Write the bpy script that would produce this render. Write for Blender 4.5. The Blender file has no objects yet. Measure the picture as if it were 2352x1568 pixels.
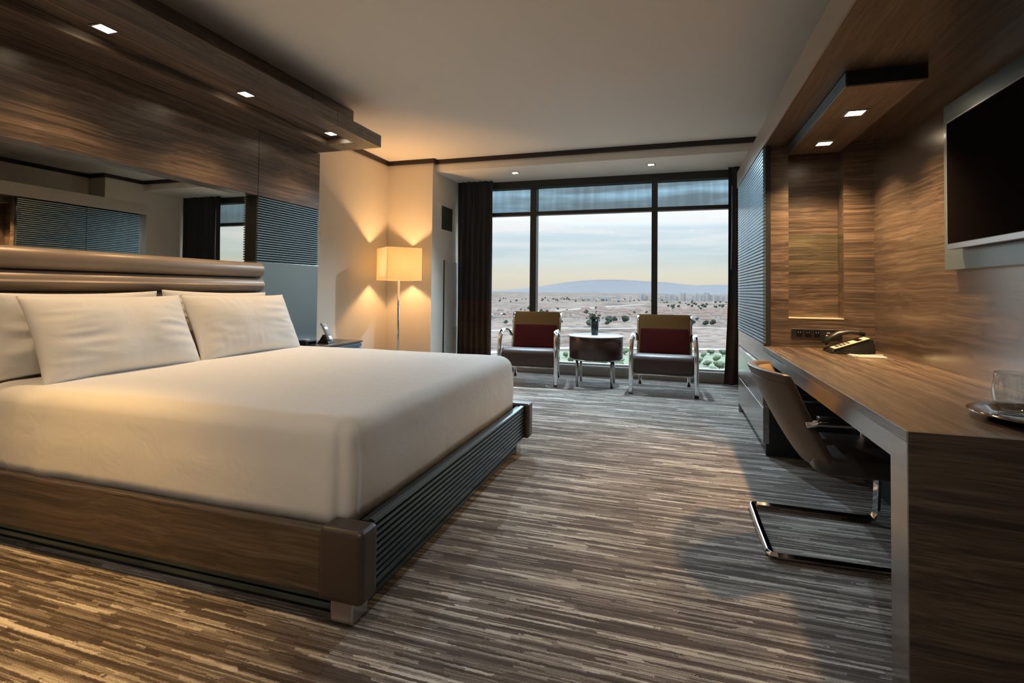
import bpy, bmesh, math, random
from mathutils import Vector, Matrix, noise
random.seed(7)
PI = math.pi
scene = bpy.context.scene
COL = scene.collection

# ------------------------------------------------------------------ camera
F_PX, YAW, PITCH, ROLL, CX, CY = 1194.673, .3078, .0240, -.0106, 1165.29, 638.36
W_PX, H_PX = 2352, 1568
cam_d = bpy.data.cameras.new('camera'); cam = bpy.data.objects.new('camera', cam_d); COL.objects.link(cam)
Rz = Matrix.Rotation(YAW, 3, 'Z'); Rx = Matrix.Rotation(PITCH, 3, 'X'); Ry = Matrix.Rotation(ROLL, 3, 'Y')
B = Rz @ Rx @ Ry
right, fwd, up = B @ Vector((1, 0, 0)), B @ Vector((0, 1, 0)), B @ Vector((0, 0, 1))
M = Matrix((right, up, -fwd)).transposed().to_4x4()
M.translation = Vector((0, 0, 1.16))
cam.matrix_world = M
cam_d.sensor_width = 36.0; cam_d.lens = F_PX / W_PX * 36.0
cam_d.shift_x = (W_PX / 2 - CX) / W_PX
cam_d.shift_y = (CY - H_PX / 2) / W_PX
cam_d.clip_start = .05; cam_d.clip_end = 40000
scene.camera = cam

# ------------------------------------------------------------------ view, world
vs = scene.view_settings
vs.view_transform = 'Standard'; vs.look = 'None'; vs.gamma = 1; vs.use_curve_mapping = False; vs.exposure = 0.85
scene.cycles.use_denoising = True
scene.cycles.max_bounces = 6; scene.cycles.diffuse_bounces = 4; scene.cycles.glossy_bounces = 3
scene.cycles.transmission_bounces = 8; scene.cycles.transparent_max_bounces = 16; scene.cycles.volume_bounces = 0
scene.cycles.sample_clamp_indirect = 4.0
scene.cycles.use_adaptive_sampling = True; scene.cycles.adaptive_threshold = .06; scene.cycles.adaptive_min_samples = 16; scene.cycles.time_limit = 1100
scene.cycles.caustics_reflective = False; scene.cycles.caustics_refractive = False

world = bpy.data.worlds.new('sky'); scene.world = world; world.use_nodes = True
nt = world.node_tree; nt.nodes.clear()
def nd(t, ty, **kw):
    n = t.nodes.new(ty)
    for k, v in kw.items():
        if k.startswith('i_'): n.inputs[int(k[2:])].default_value = v
        else: setattr(n, k, v)
    return n
def ramp(t, stops, fac=None, interp='LINEAR'):
    r = t.nodes.new('ShaderNodeValToRGB'); cr = r.color_ramp; cr.interpolation = interp
    while len(cr.elements) < len(stops): cr.elements.new(.5)
    for e, (p, c) in zip(cr.elements, stops):
        e.position = p; e.color = (*c, 1) if len(c) == 3 else c
    if fac is not None: t.links.new(fac, r.inputs[0])
    return r
tc = nd(nt, 'ShaderNodeTexCoord'); sp = nd(nt, 'ShaderNodeSeparateXYZ'); nt.links.new(tc.outputs['Generated'], sp.inputs[0])
# overcast dome: creamy at the horizon, pale blue-white above, zenith brighter as under thin cloud
base = ramp(nt, [(0.0, (.66, .60, .51)), (.03, (.72, .67, .56)), (.065, (.54, .64, .67)), (.12, (.62, .73, .82)), (.18, (1.9, 2.3, 2.6)), (.30, (3.4, 4.3, 5.0)), (.5, (4.6, 5.9, 7.0)), (1, (5.6, 7.2, 8.6))], sp.outputs['Z'])
mp = nd(nt, 'ShaderNodeMapping'); mp.inputs['Scale'].default_value = (2.2, 2.2, 26)
nt.links.new(tc.outputs['Generated'], mp.inputs[0])
nz = nd(nt, 'ShaderNodeTexNoise'); nz.inputs['Scale'].default_value = 1.6; nz.inputs['Detail'].default_value = 5
nt.links.new(mp.outputs[0], nz.inputs[0])
cl = ramp(nt, [(.40, (0, 0, 0)), (.60, (1, 1, 1))], nz.outputs[0])
elev = ramp(nt, [(.03, (0, 0, 0)), (.12, (1, 1, 1))], sp.outputs['Z'])
mul = nd(nt, 'ShaderNodeMath', operation='MULTIPLY'); nt.links.new(cl.outputs[0], mul.inputs[0]); nt.links.new(elev.outputs[0], mul.inputs[1])
mul2 = nd(nt, 'ShaderNodeMath', operation='MULTIPLY', i_1=.9); nt.links.new(mul.outputs[0], mul2.inputs[0])
mx = nd(nt, 'ShaderNodeMixRGB'); nt.links.new(mul2.outputs[0], mx.inputs[0]); nt.links.new(base.outputs[0], mx.inputs[1]); mx.inputs[2].default_value = (.86, .85, .86, 1)
bg = nd(nt, 'ShaderNodeBackground'); nt.links.new(mx.outputs[0], bg.inputs[0]); bg.inputs[1].default_value = .64
wo = nd(nt, 'ShaderNodeOutputWorld'); nt.links.new(bg.outputs[0], wo.inputs[0])

# light portal in the window opening (guides sampling of the sky, gives off no light itself)
pl = bpy.data.lights.new('window_portal', 'AREA'); pl.shape = 'RECTANGLE'; pl.size = 4.4; pl.size_y = 2.6
pl.cycles.is_portal = True
po = bpy.data.objects.new('window_portal', pl); COL.objects.link(po)
po.location = (-.75, 7.2, 1.42); po.rotation_euler = (-PI / 2, 0, 0)

WARM = (1.0, .66, .34)
ZC = 2.9                      # ceiling height

# ------------------------------------------------------------------ materials
def newmat(name):
    m = bpy.data.materials.new(name); m.use_nodes = True
    t = m.node_tree; b = t.nodes['Principled BSDF']
    return m, t, b
def plain(name, col, rough=.5, metal=0, spec=.5, coat=0, emis=None, bump=None, sheen=0):
    m, t, b = newmat(name)
    b.inputs['Base Color'].default_value = (*col, 1); b.inputs['Roughness'].default_value = rough
    b.inputs['Metallic'].default_value = metal; b.inputs['Specular IOR Level'].default_value = spec
    b.inputs['Coat Weight'].default_value = coat; b.inputs['Coat Roughness'].default_value = .12
    b.inputs['Sheen Weight'].default_value = sheen
    if emis: b.inputs['Emission Color'].default_value = (*emis[0], 1); b.inputs['Emission Strength'].default_value = emis[1]
    if bump:
        sc, st = bump
        g = nd(t, 'ShaderNodeNewGeometry'); n = nd(t, 'ShaderNodeTexNoise'); n.inputs['Scale'].default_value = sc; n.inputs['Detail'].default_value = 1
        t.links.new(g.outputs['Position'], n.inputs[0])
        bp = nd(t, 'ShaderNodeBump'); bp.inputs['Strength'].default_value = st; bp.inputs['Distance'].default_value = .01
        t.links.new(n.outputs[0], bp.inputs['Height']); t.links.new(bp.outputs[0], b.inputs['Normal'])
        # slight tone variation
        r = ramp(t, [(.3, tuple(c * .93 for c in col)), (.7, tuple(min(1, c * 1.05) for c in col))], n.outputs[0])
        t.links.new(r.outputs[0], b.inputs['Base Color'])
    return m
def wood(name, axis, rough=.36, coat=.35, tone=1.0, band=1.0, crough=.30, ior=1.6):
    """dark zebrano veneer, grain running along the given axis"""
    m, t, b = newmat(name)
    g = nd(t, 'ShaderNodeNewGeometry')
    wv = nd(t, 'ShaderNodeTexNoise'); wv.inputs['Scale'].default_value = 2.6; wv.inputs['Detail'].default_value = 0
    t.links.new(g.outputs['Position'], wv.inputs[0])
    wsub = nd(t, 'ShaderNodeVectorMath', operation='SUBTRACT'); t.links.new(wv.outputs['Color'], wsub.inputs[0]); wsub.inputs[1].default_value = (.5, .5, .5)
    wsc = nd(t, 'ShaderNodeVectorMath', operation='SCALE'); t.links.new(wsub.outputs[0], wsc.inputs[0]); wsc.inputs['Scale'].default_value = .035
    ad = nd(t, 'ShaderNodeVectorMath', operation='ADD'); t.links.new(g.outputs['Position'], ad.inputs[0]); t.links.new(wsc.outputs[0], ad.inputs[1])
    def layer(lo, hi, detail, rg):
        mp = nd(t, 'ShaderNodeMapping'); s = [hi, hi, hi]; s[axis] = lo; mp.inputs['Scale'].default_value = s
        t.links.new(ad.outputs[0], mp.inputs[0])
        n = nd(t, 'ShaderNodeTexNoise'); n.inputs['Scale'].default_value = 1; n.inputs['Detail'].default_value = detail; n.inputs['Roughness'].default_value = rg
        t.links.new(mp.outputs[0], n.inputs[0]); return n.outputs[0]
    broad = layer(.45, 15 * band, 2, .55); mid = layer(.9, 58 * band, 3, .62); fine = layer(3.0, 260, 1, .6)
    def mixv(a, bq, f):
        x = nd(t, 'ShaderNodeMixRGB'); x.inputs[0].default_value = f; t.links.new(a, x.inputs[1]); t.links.new(bq, x.inputs[2]); return x.outputs[0]
    v = mixv(mixv(broad, mid, .60), fine, .32)
    k = tone
    r = ramp(t, [(.33, (.016 * k, .011 * k, .009 * k)), (.44, (.045 * k, .030 * k, .022 * k)), (.52, (.098 * k, .066 * k, .046 * k)), (.60, (.160 * k, .114 * k, .080 * k)), (.72, (.24 * k, .178 * k, .125 * k))], v)
    t.links.new(r.outputs[0], b.inputs['Base Color'])
    b.inputs['IOR'].default_value = ior; b.inputs['Roughness'].default_value = rough; b.inputs['Coat Weight'].default_value = coat; b.inputs['Coat Roughness'].default_value = crough; b.inputs['Coat IOR'].default_value = 1.75
    return m
def carpet_mat():
    m, t, b = newmat('striped_carpet')
    g = nd(t, 'ShaderNodeNewGeometry'); s = nd(t, 'ShaderNodeSeparateXYZ')
    # small sideways wobble so that the yarn rows are not ruler straight
    wob = nd(t, 'ShaderNodeTexNoise'); wob.inputs['Scale'].default_value = 60; wob.inputs['Detail'].default_value = 1; t.links.new(g.outputs['Position'], wob.inputs[0])
    wsub = nd(t, 'ShaderNodeVectorMath', operation='SUBTRACT'); t.links.new(wob.outputs['Color'], wsub.inputs[0]); wsub.inputs[1].default_value = (.5, .5, .5)
    wm = nd(t, 'ShaderNodeVectorMath', operation='MULTIPLY'); t.links.new(wsub.outputs[0], wm.inputs[0]); wm.inputs[1].default_value = (.07, .007, 0)
    wa = nd(t, 'ShaderNodeVectorMath', operation='ADD'); t.links.new(g.outputs['Position'], wa.inputs[0]); t.links.new(wm.outputs[0], wa.inputs[1])
    t.links.new(wa.outputs[0], s.inputs[0])
    def mth(op, a, bq=None):
        n = nd(t, 'ShaderNodeMath', operation=op)
        for i, q in enumerate((a, bq)):
            if q is None: continue
            if isinstance(q, (int, float)): n.inputs[i].default_value = q
            else: t.links.new(q, n.inputs[i])
        return n.outputs[0]
    def cells(row_h, length, seed):
        row = mth('FLOOR', mth('DIVIDE', s.outputs['Y'], row_h))
        w = nd(t, 'ShaderNodeTexWhiteNoise', noise_dimensions='2D'); cv = nd(t, 'ShaderNodeCombineXYZ'); t.links.new(row, cv.inputs[0]); cv.inputs[1].default_value = seed
        t.links.new(cv.outputs[0], w.inputs['Vector'])
        ln = mth('ADD', mth('MULTIPLY', w.outputs['Value'], length * .9), length * .5)
        cell = mth('FLOOR', mth('ADD', mth('DIVIDE', s.outputs['X'], ln), mth('MULTIPLY', w.outputs['Value'], 37.0)))
        w2 = nd(t, 'ShaderNodeTexWhiteNoise', noise_dimensions='3D'); cv2 = nd(t, 'ShaderNodeCombineXYZ')
        t.links.new(row, cv2.inputs[0]); t.links.new(cell, cv2.inputs[1]); cv2.inputs[2].default_value = seed + .5
        t.links.new(cv2.outputs[0], w2.inputs['Vector']); return w2.outputs['Value']
    a = cells(.030, .75, 1.0); c = cells(.0115, .34, 5.0); d = cells(.0062, .26, 9.0)
    sm = nd(t, 'ShaderNodeMapping'); sm.inputs['Scale'].default_value = (5, 170, 1); t.links.new(g.outputs['Position'], sm.inputs[0])
    sn = nd(t, 'ShaderNodeTexNoise'); sn.inputs['Scale'].default_value = 1; sn.inputs['Detail'].default_value = 2; t.links.new(sm.outputs[0], sn.inputs[0])
    v = mth('ADD', mth('ADD', mth('MULTIPLY', a, .20), mth('MULTIPLY', c, .34)), mth('ADD', mth('MULTIPLY', d, .22), mth('MULTIPLY', sn.outputs[0], .24)))
    # loop texture
    fn = nd(t, 'ShaderNodeTexNoise'); fn.inputs['Scale'].default_value = 330; fn.inputs['Detail'].default_value = 1; t.links.new(g.outputs['Position'], fn.inputs[0])
    v2 = mth('ADD', v, mth('MULTIPLY', mth('SUBTRACT', fn.outputs[0], .5), .34))
    r = ramp(t, [(.24, (.055, .040, .033)), (.42, (.100, .076, .062)), (.51, (.170, .138, .116)), (.59, (.26, .225, .192)), (.67, (.40, .36, .31)), (.78, (.60, .56, .50))], v2)
    t.links.new(r.outputs[0], b.inputs['Base Color']); b.inputs['Roughness'].default_value = .95; b.inputs['Specular IOR Level'].default_value = .15
    b.inputs['Sheen Weight'].default_value = .15
    bp = nd(t, 'ShaderNodeBump'); bp.inputs['Strength'].default_value = .5; bp.inputs['Distance'].default_value = .004
    t.links.new(fn.outputs[0], bp.inputs['Height']); t.links.new(bp.outputs[0], b.inputs['Normal'])
    return m
def pane_mat(name, tint, streaks=False, ior=1.3):
    m = bpy.data.materials.new(name); m.use_nodes = True; t = m.node_tree; t.nodes.clear()
    tr = nd(t, 'ShaderNodeBsdfTransparent'); tr.inputs[0].default_value = (*tint, 1)
    gl = nd(t, 'ShaderNodeBsdfGlossy'); gl.inputs['Roughness'].default_value = .02
    lw = nd(t, 'ShaderNodeLayerWeight'); lw.inputs[0].default_value = .5
    pw = nd(t, 'ShaderNodeMath', operation='POWER', i_1=3.0); t.links.new(lw.outputs['Facing'], pw.inputs[0])
    fr = nd(t, 'ShaderNodeMath', operation='MULTIPLY_ADD', i_1=.9, i_2=((ior - 1) / (ior + 1)) ** 2); t.links.new(pw.outputs[0], fr.inputs[0])
    if streaks:
        g = nd(t, 'ShaderNodeNewGeometry'); mp = nd(t, 'ShaderNodeMapping'); mp.inputs['Scale'].default_value = (14, 1, 1.2); t.links.new(g.outputs['Position'], mp.inputs[0])
        n = nd(t, 'ShaderNodeTexNoise'); n.inputs['Scale'].default_value = 1; n.inputs['Detail'].default_value = 5; t.links.new(mp.outputs[0], n.inputs[0])
        r = ramp(t, [(.35, tuple(c * .92 for c in tint)), (.7, tuple(c * 1.05 for c in tint))], n.outputs[0]); t.links.new(r.outputs[0], tr.inputs[0])
    x = nd(t, 'ShaderNodeMixShader'); t.links.new(fr.outputs[0], x.inputs[0]); t.links.new(tr.outputs[0], x.inputs[1]); t.links.new(gl.outputs[0], x.inputs[2])
    o = nd(t, 'ShaderNodeOutputMaterial'); t.links.new(x.outputs[0], o.inputs[0]); return m
def emit_mat(name, col, st):
    m = bpy.data.materials.new(name); m.use_nodes = True; t = m.node_tree; t.nodes.clear()
    e = nd(t, 'ShaderNodeEmission'); e.inputs[0].default_value = (*col, 1); e.inputs[1].default_value = st
    o = nd(t, 'ShaderNodeOutputMaterial'); t.links.new(e.outputs[0], o.inputs[0]); return m
def shade_mat():
    m = bpy.data.materials.new('lamp_shade_fabric'); m.use_nodes = True; t = m.node_tree; t.nodes.clear()
    d = nd(t, 'ShaderNodeBsdfDiffuse'); d.inputs[0].default_value = (.86, .78, .62, 1)
    tr = nd(t, 'ShaderNodeBsdfTranslucent'); tr.inputs[0].default_value = (.95, .85, .64, 1)
    g = nd(t, 'ShaderNodeNewGeometry'); mp = nd(t, 'ShaderNodeMapping'); mp.inputs['Scale'].default_value = (120, 120, 500); t.links.new(g.outputs['Position'], mp.inputs[0])
    n = nd(t, 'ShaderNodeTexNoise'); n.inputs['Scale'].default_value = 1; t.links.new(mp.outputs[0], n.inputs[0])
    r = ramp(t, [(.3, (.90, .80, .60)), (.7, (.98, .90, .70))], n.outputs[0]); t.links.new(r.outputs[0], tr.inputs[0])
    x = nd(t, 'ShaderNodeMixShader'); x.inputs[0].default_value = .78; t.links.new(d.outputs[0], x.inputs[1]); t.links.new(tr.outputs[0], x.inputs[2])
    o = nd(t, 'ShaderNodeOutputMaterial'); t.links.new(x.outputs[0], o.inputs[0]); return m
def curtain_mat():
    m, t, b = newmat('curtain_cloth')
    g = nd(t, 'ShaderNodeNewGeometry'); s = nd(t, 'ShaderNodeSeparateXYZ'); t.links.new(g.outputs['Position'], s.inputs[0])
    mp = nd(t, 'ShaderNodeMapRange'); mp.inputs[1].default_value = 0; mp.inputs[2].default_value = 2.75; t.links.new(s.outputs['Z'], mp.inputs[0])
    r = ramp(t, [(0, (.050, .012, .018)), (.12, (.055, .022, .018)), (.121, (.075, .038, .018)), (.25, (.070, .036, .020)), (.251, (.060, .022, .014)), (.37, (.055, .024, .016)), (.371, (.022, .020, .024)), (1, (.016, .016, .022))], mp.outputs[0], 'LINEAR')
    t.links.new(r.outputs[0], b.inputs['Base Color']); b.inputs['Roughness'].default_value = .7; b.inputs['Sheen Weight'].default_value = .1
    return m
def linen_mat():
    m, t, b = newmat('white_linen')
    b.inputs['Base Color'].default_value = (.80, .78, .75, 1); b.inputs['Roughness'].default_value = .85; b.inputs['Specular IOR Level'].default_value = .2
    g = nd(t, 'ShaderNodeTexCoord'); n = nd(t, 'ShaderNodeTexNoise'); n.inputs['Scale'].default_value = 7; n.inputs['Detail'].default_value = 3; n.inputs['Distortion'].default_value = .6
    t.links.new(g.outputs['Object'], n.inputs[0])
    bp = nd(t, 'ShaderNodeBump'); bp.inputs['Strength'].default_value = .22; bp.inputs['Distance'].default_value = .02
    t.links.new(n.outputs[0], bp.inputs['Height']); t.links.new(bp.outputs[0], b.inputs['Normal']); return m
def ground_mat():
    m, t, b = newmat('desert_soil')
    g = nd(t, 'ShaderNodeNewGeometry'); mp = nd(t, 'ShaderNodeMapping'); mp.inputs['Scale'].default_value = (.004, .0022, 0); t.links.new(g.outputs['Position'], mp.inputs[0])
    n = nd(t, 'ShaderNodeTexNoise'); n.inputs['Scale'].default_value = 1; n.inputs['Detail'].default_value = 9; n.inputs['Roughness'].default_value = .66; t.links.new(mp.outputs[0], n.inputs[0])
    r = ramp(t, [(.32, (.050, .042, .036)), (.42, (.110, .084, .071)), (.50, (.205, .158, .136)), (.58, (.130, .100, .086)), (.68, (.25, .205, .182))], n.outputs[0])
    mp2 = nd(t, 'ShaderNodeMapping'); mp2.inputs['Scale'].default_value = (.09, .06, 0); t.links.new(g.outputs['Position'], mp2.inputs[0])
    n2 = nd(t, 'ShaderNodeTexNoise'); n2.inputs['Scale'].default_value = 1; n2.inputs['Detail'].default_value = 4; t.links.new(mp2.outputs[0], n2.inputs[0])
    r2 = ramp(t, [(.36, (.5, .5, .48)), (.5, (1, 1, 1)), (.72, (1.15, 1.1, 1.05))], n2.outputs[0])
    x = nd(t, 'ShaderNodeMixRGB', blend_type='MULTIPLY'); x.inputs[0].default_value = .8; t.links.new(r.outputs[0], x.inputs[1]); t.links.new(r2.outputs[0], x.inputs[2])
    t.links.new(x.outputs[0], b.inputs['Base Color']); b.inputs['Roughness'].default_value = 1; b.inputs['Specular IOR Level'].default_value = 0; return m

MT = dict(
    woodY=wood('zebra_wood_lengthwise', 1, .36, .5, 1.35), woodX=wood('zebra_wood_crosswise', 0, .36, .35, 1.15), woodZ=wood('zebra_wood_upright', 2),
    desktop=wood('zebra_wood_desktop', 1, .3, .6, 1.5, 1, .22),
    woodmatt=wood('zebra_wood_matt', 1, .6, .0, 1.3),
    woodceil=wood('zebra_wood_shaded_ceiling', 1, .45, .2, .75),  # same veneer darkened, the shade under the portal is in its colour
    woodend=wood('zebra_wood_shaded_end', 0, .4, .25, .8),  # darker copy of the veneer, shade of the desk end painted in
    woodbed=wood('dark_wood_bed', 0, .3, .3, .75),
    tvwood=wood('zebra_wood_tv_wall', 1, .26, 1.0, 1.0, 1, .22, 2.8),
    lacquer=plain('dark_ribbed_lacquer', (.27, .36, .41), .33, .85, .6, .3),
    bedrib=plain('dark_bed_rib_metal', (.10, .145, .17), .28, .85, .6, .3),
    ribedge=plain('rib_backing', (.012, .012, .014), .5),
    bluewood=plain('slate_lacquer_panel', (.22, .285, .31), .30, .6, .6, .4),
    fascia=plain('grey_veneer_edge', (.36, .32, .27), .42, 0, .6, .2, bump=(60, .03)),
    fascia_dark=wood('taupe_wood_front', 1, .26, 1.0, 1.3, 1, .20, 2.8),
    wall=plain('cream_wall_covering', (.74, .68, .59), .75),
    ceil=plain('matt_white_ceiling', (.88, .83, .76), .9),
    crown=plain('dark_brown_moulding', (.022, .012, .011), .4),
    carpet=carpet_mat(),
    sill=plain('pale_stone_sill', (.55, .54, .52), .4),
    frame=plain('dark_bronze_aluminium', (.045, .042, .038), .45, .3),
    pane=pane_mat('clear_pane', (.97, .985, .98)), tintpane=pane_mat('tinted_pane', (.40, .47, .50), True),
    linen=linen_mat(),
    leather=plain('taupe_satin_leather', (.30, .235, .185), .38, .15, .6, bump=(420, .05)),
    darkleather=plain('dark_brown_leather', (.050, .034, .027), .33, 0, .6, bump=(380, .06)),
    chrome=plain('chrome', (.80, .80, .82), .07, 1), steel=plain('brushed_steel', (.62, .62, .62), .28, 1),
    black=plain('black_plastic', (.012, .012, .013), .35), screen=plain('tv_screen', (.010, .008, .008), .6, 0, .0),
    silver=plain('silver_plastic', (.55, .55, .57), .3, .4),
    mirror=plain('mirror_glass', (.86, .83, .74), .0, 1),
    glass=pane_mat('clear_glass', (.96, .98, .98), ior=1.7), shelfglass=pane_mat('green_edged_glass', (.90, .98, .93), ior=1.5),
    shade=shade_mat(), curtain=curtain_mat(),
    seat=plain('dark_brown_seat_leather', (.062, .034, .026), .42, 0, .5, bump=(300, .05)),
    gold=plain('golden_brown_cloth', (.16, .080, .024), .85, 0, .1), maroon=plain('maroon_cloth', (.060, .0075, .006), .9, 0, .08),
    chairback=plain('taupe_chair_leather', (.11, .078, .060), .40, 0, .5, bump=(350, .05)),
    chairin=plain('tan_chair_lining', (.22, .13, .06), .55),
    chairseat=plain('charcoal_seat_leather', (.055, .050, .046), .32),
    tablewood=plain('dark_espresso_wood', (.055, .026, .018), .35, 0, .5, .2), tabletop=plain('frosted_white_glass', (.75, .80, .80), .12, 0, .6, .3),
    leaf=plain('dark_green_leaf', (.035, .055, .022), .6), white=plain('white_paint', (.66, .65, .61), .6),
    vent=plain('vent_metal', (.72, .71, .66), .5), ventdark=plain('dark_vent_slat', (.10, .10, .085), .5),  # louvre slats a darker grey than the vent frame
    paper=plain('cream_paper', (.80, .76, .66), .8), ivory=plain('phone_face', (.56, .47, .36), .5),
    lens=emit_mat('lit_downlight_lens', (1.0, .80, .55), 9.0), lensday=emit_mat('lit_soffit_lens', (1.0, .86, .66), 5.0),
    soil=ground_mat(),
    asphalt=plain('pale_road', (.27, .24, .225), .9), tree=plain('dusty_tree_leaves', (.036, .042, .030), .95, 0, .1),
    tree2=plain('hazed_green_leaves', (.10, .118, .075), .95, 0, .1), trunk=plain('tree_bark', (.12, .09, .07), .9),  # street tree green paled and greyed to carry haze
    stucco=plain('house_stucco', (.34, .285, .245), .9), rooft=plain('terracotta_roof', (.14, .082, .062), .9),
    tower=plain('hazed_tower_concrete', (.30, .272, .255), .8), towerg=plain('tower_glass', (.19, .195, .21), .6),  # concrete lightened so its colour carries the distance haze
    rock=plain('hazed_mountain_rock', (.105, .098, .104), 1), grass=plain('hazed_park_grass', (.15, .165, .11), 1),  # rock and grass have distance haze mixed into their colours
)

# ------------------------------------------------------------------ builders
WL = {}                                   # world location of every object built (unrotated while building)
def finish(name, me, mat, parent=None, smooth=False, origin=None, bev=0, seg=2):
    """link a mesh whose vertices are in world coordinates; the origin goes to the base centre"""
    if not me.vertices: raise ValueError(name)
    co = [v.co for v in me.vertices]
    if origin is None:
        xs = [c.x for c in co]; ys = [c.y for c in co]; zs = [c.z for c in co]
        origin = Vector(((min(xs) + max(xs)) / 2, (min(ys) + max(ys)) / 2, min(zs)))
    me.transform(Matrix.Translation(-Vector(origin)))
    o = bpy.data.objects.new(name, me); COL.objects.link(o)
    me.materials.append(MT[mat] if isinstance(mat, str) else mat)
    pw = WL[parent.name] if parent else Vector((0, 0, 0))
    o.parent = parent; o.location = Vector(origin) - pw; WL[o.name] = Vector(origin)
    if smooth:
        for p in me.polygons: p.use_smooth = True
    if bev:
        md = o.modifiers.new('bevel', 'BEVEL'); md.width = bev; md.segments = seg; md.limit_method = 'ANGLE'; md.angle_limit = math.radians(40)
    return o
def mesh(name, vs_, fs, mat, parent=None, smooth=False, bev=0, seg=2, origin=None):
    me = bpy.data.meshes.new(name); me.from_pydata([tuple(v) for v in vs_], [], fs); me.update()
    return finish(name, me, mat, parent, smooth, origin, bev, seg)
BOXF = [(0, 3, 2, 1), (4, 5, 6, 7), (0, 1, 5, 4), (1, 2, 6, 5), (2, 3, 7, 6), (3, 0, 4, 7)]
def boxv(x0, x1, y0, y1, z0, z1):
    return [(x0, y0, z0), (x1, y0, z0), (x1, y1, z0), (x0, y1, z0), (x0, y0, z1), (x1, y0, z1), (x1, y1, z1), (x0, y1, z1)]
def box(name, x0, x1, y0, y1, z0, z1, mat, parent=None, bev=0, seg=2):
    return mesh(name, boxv(x0, x1, y0, y1, z0, z1), BOXF, mat, parent, False, bev, seg)
def boxes(name, lst, mat, parent=None, bev=0):
    v, f = [], []
    for b in lst:
        n = len(v); v += boxv(*b); f += [tuple(i + n for i in q) for q in BOXF]
    return mesh(name, v, f, mat, parent, False, bev)
def tag(o, label, cat, group=None, kind=None):
    if label: o['label'] = label
    if cat: o['category'] = cat
    if group: o['group'] = group
    if kind: o['kind'] = kind
    return o
def struct(o, label=None, cat=None): o['kind'] = 'structure'; return tag(o, label, cat)
def empty(name, loc, label=None, cat=None, group=None):
    o = bpy.data.objects.new(name, None); COL.objects.link(o); o.location = loc; WL[o.name] = Vector(loc); o.empty_display_size = .1
    return tag(o, label, cat, group)
def lathe(name, prof, cx, cy, mat, parent=None, n=40, smooth=True, sy=1):
    v, f = [], []
    for (r, z) in prof:
        for i in range(n):
            a = 2 * PI * i / n; v.append((cx + r * math.cos(a), cy + sy * r * math.sin(a), z))
    m = len(prof)
    for j in range(m - 1):
        for i in range(n):
            k = (i + 1) % n; f.append((j * n + i, j * n + k, (j + 1) * n + k, (j + 1) * n + i))
    if prof[0][0] > 1e-5: f.append(tuple(range(n - 1, -1, -1)))
    if prof[-1][0] > 1e-5: f.append(tuple((m - 1) * n + i for i in range(n)))
    o = mesh(name, v, f, mat, parent, False)
    if smooth:
        for p in o.data.polygons: p.use_smooth = len(p.vertices) == 4
    return o
def sweep(name, pts, prof, mat, parent=None, upv=(0, 0, 1), smooth=True, closed=False):
    """sweep a closed 2-D profile (list of (a,b)) along a polyline; a is sideways, b is along the frame normal"""
    P = [Vector(p) for p in pts]; n = len(P); m = len(prof); v, f = [], []
    N = None
    for i in range(n):
        if closed: t = (P[(i + 1) % n] - P[i - 1]).normalized()
        else: t = (P[min(i + 1, n - 1)] - P[max(i - 1, 0)]).normalized()
        if N is None:
            u = Vector(upv); N = (u - t * u.dot(t)).normalized()
        else: N = (N - t * N.dot(t)).normalized()
        S = t.cross(N)
        for a, b in prof: v.append(P[i] + S * a + N * b)
    for i in range(n if closed else n - 1):
        for j in range(m):
            k = (j + 1) % m; i2 = (i + 1) % n; f.append((i * m + j, i * m + k, i2 * m + k, i2 * m + j))
    if not closed: f.append(tuple(range(m - 1, -1, -1))); f.append(tuple((n - 1) * m + j for j in range(m)))
    o = mesh(name, v, f, mat, parent)
    if smooth:
        for p in o.data.polygons: p.use_smooth = len(p.vertices) == 4
    return o
def circ(r, n=12): return [(r * math.cos(2 * PI * i / n), r * math.sin(2 * PI * i / n)) for i in range(n)]
def rect(w, h): return [(-w / 2, -h / 2), (w / 2, -h / 2), (w / 2, h / 2), (-w / 2, h / 2)]
def prism_y(name, prof, y0, y1, mat, parent=None, smooth=False, bev=0):
    """closed XZ profile extruded along Y"""
    m = len(prof); v = [(x, y0, z) for x, z in prof] + [(x, y1, z) for x, z in prof]
    f = [(j, (j + 1) % m, (j + 1) % m + m, j + m) for j in range(m)] + [tuple(range(m - 1, -1, -1)), tuple(range(m, 2 * m))]
    o = mesh(name, v, f, mat, parent, False, bev)
    me = o.data; bm = bmesh.new(); bm.from_mesh(me); bmesh.ops.recalc_face_normals(bm, faces=bm.faces); bm.to_mesh(me); bm.free()
    if smooth:
        for p in me.polygons: p.use_smooth = len(p.vertices) == 4
    return o
def copy_tree(o, parent=None):
    c = o.copy(); COL.objects.link(c); c.parent = parent
    for ch in list(o.children):
        copy_tree(ch, c)
    return c
def arc(c, r, a0, a1, n):
    return [(c[0] + r * math.cos(a0 + (a1 - a0) * i / n), c[1] + r * math.sin(a0 + (a1 - a0) * i / n)) for i in range(n + 1)]
def add_light(name, kind, loc, energy, color, parent=None, **kw):
    l = bpy.data.lights.new(name, kind); l.energy = energy; l.color = color
    for k, v in kw.items(): setattr(l, k, v)
    o = bpy.data.objects.new(name, l); COL.objects.link(o)
    pw = WL[parent.name] if parent else Vector((0, 0, 0)); o.parent = parent; o.location = Vector(loc) - pw; return o

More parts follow.
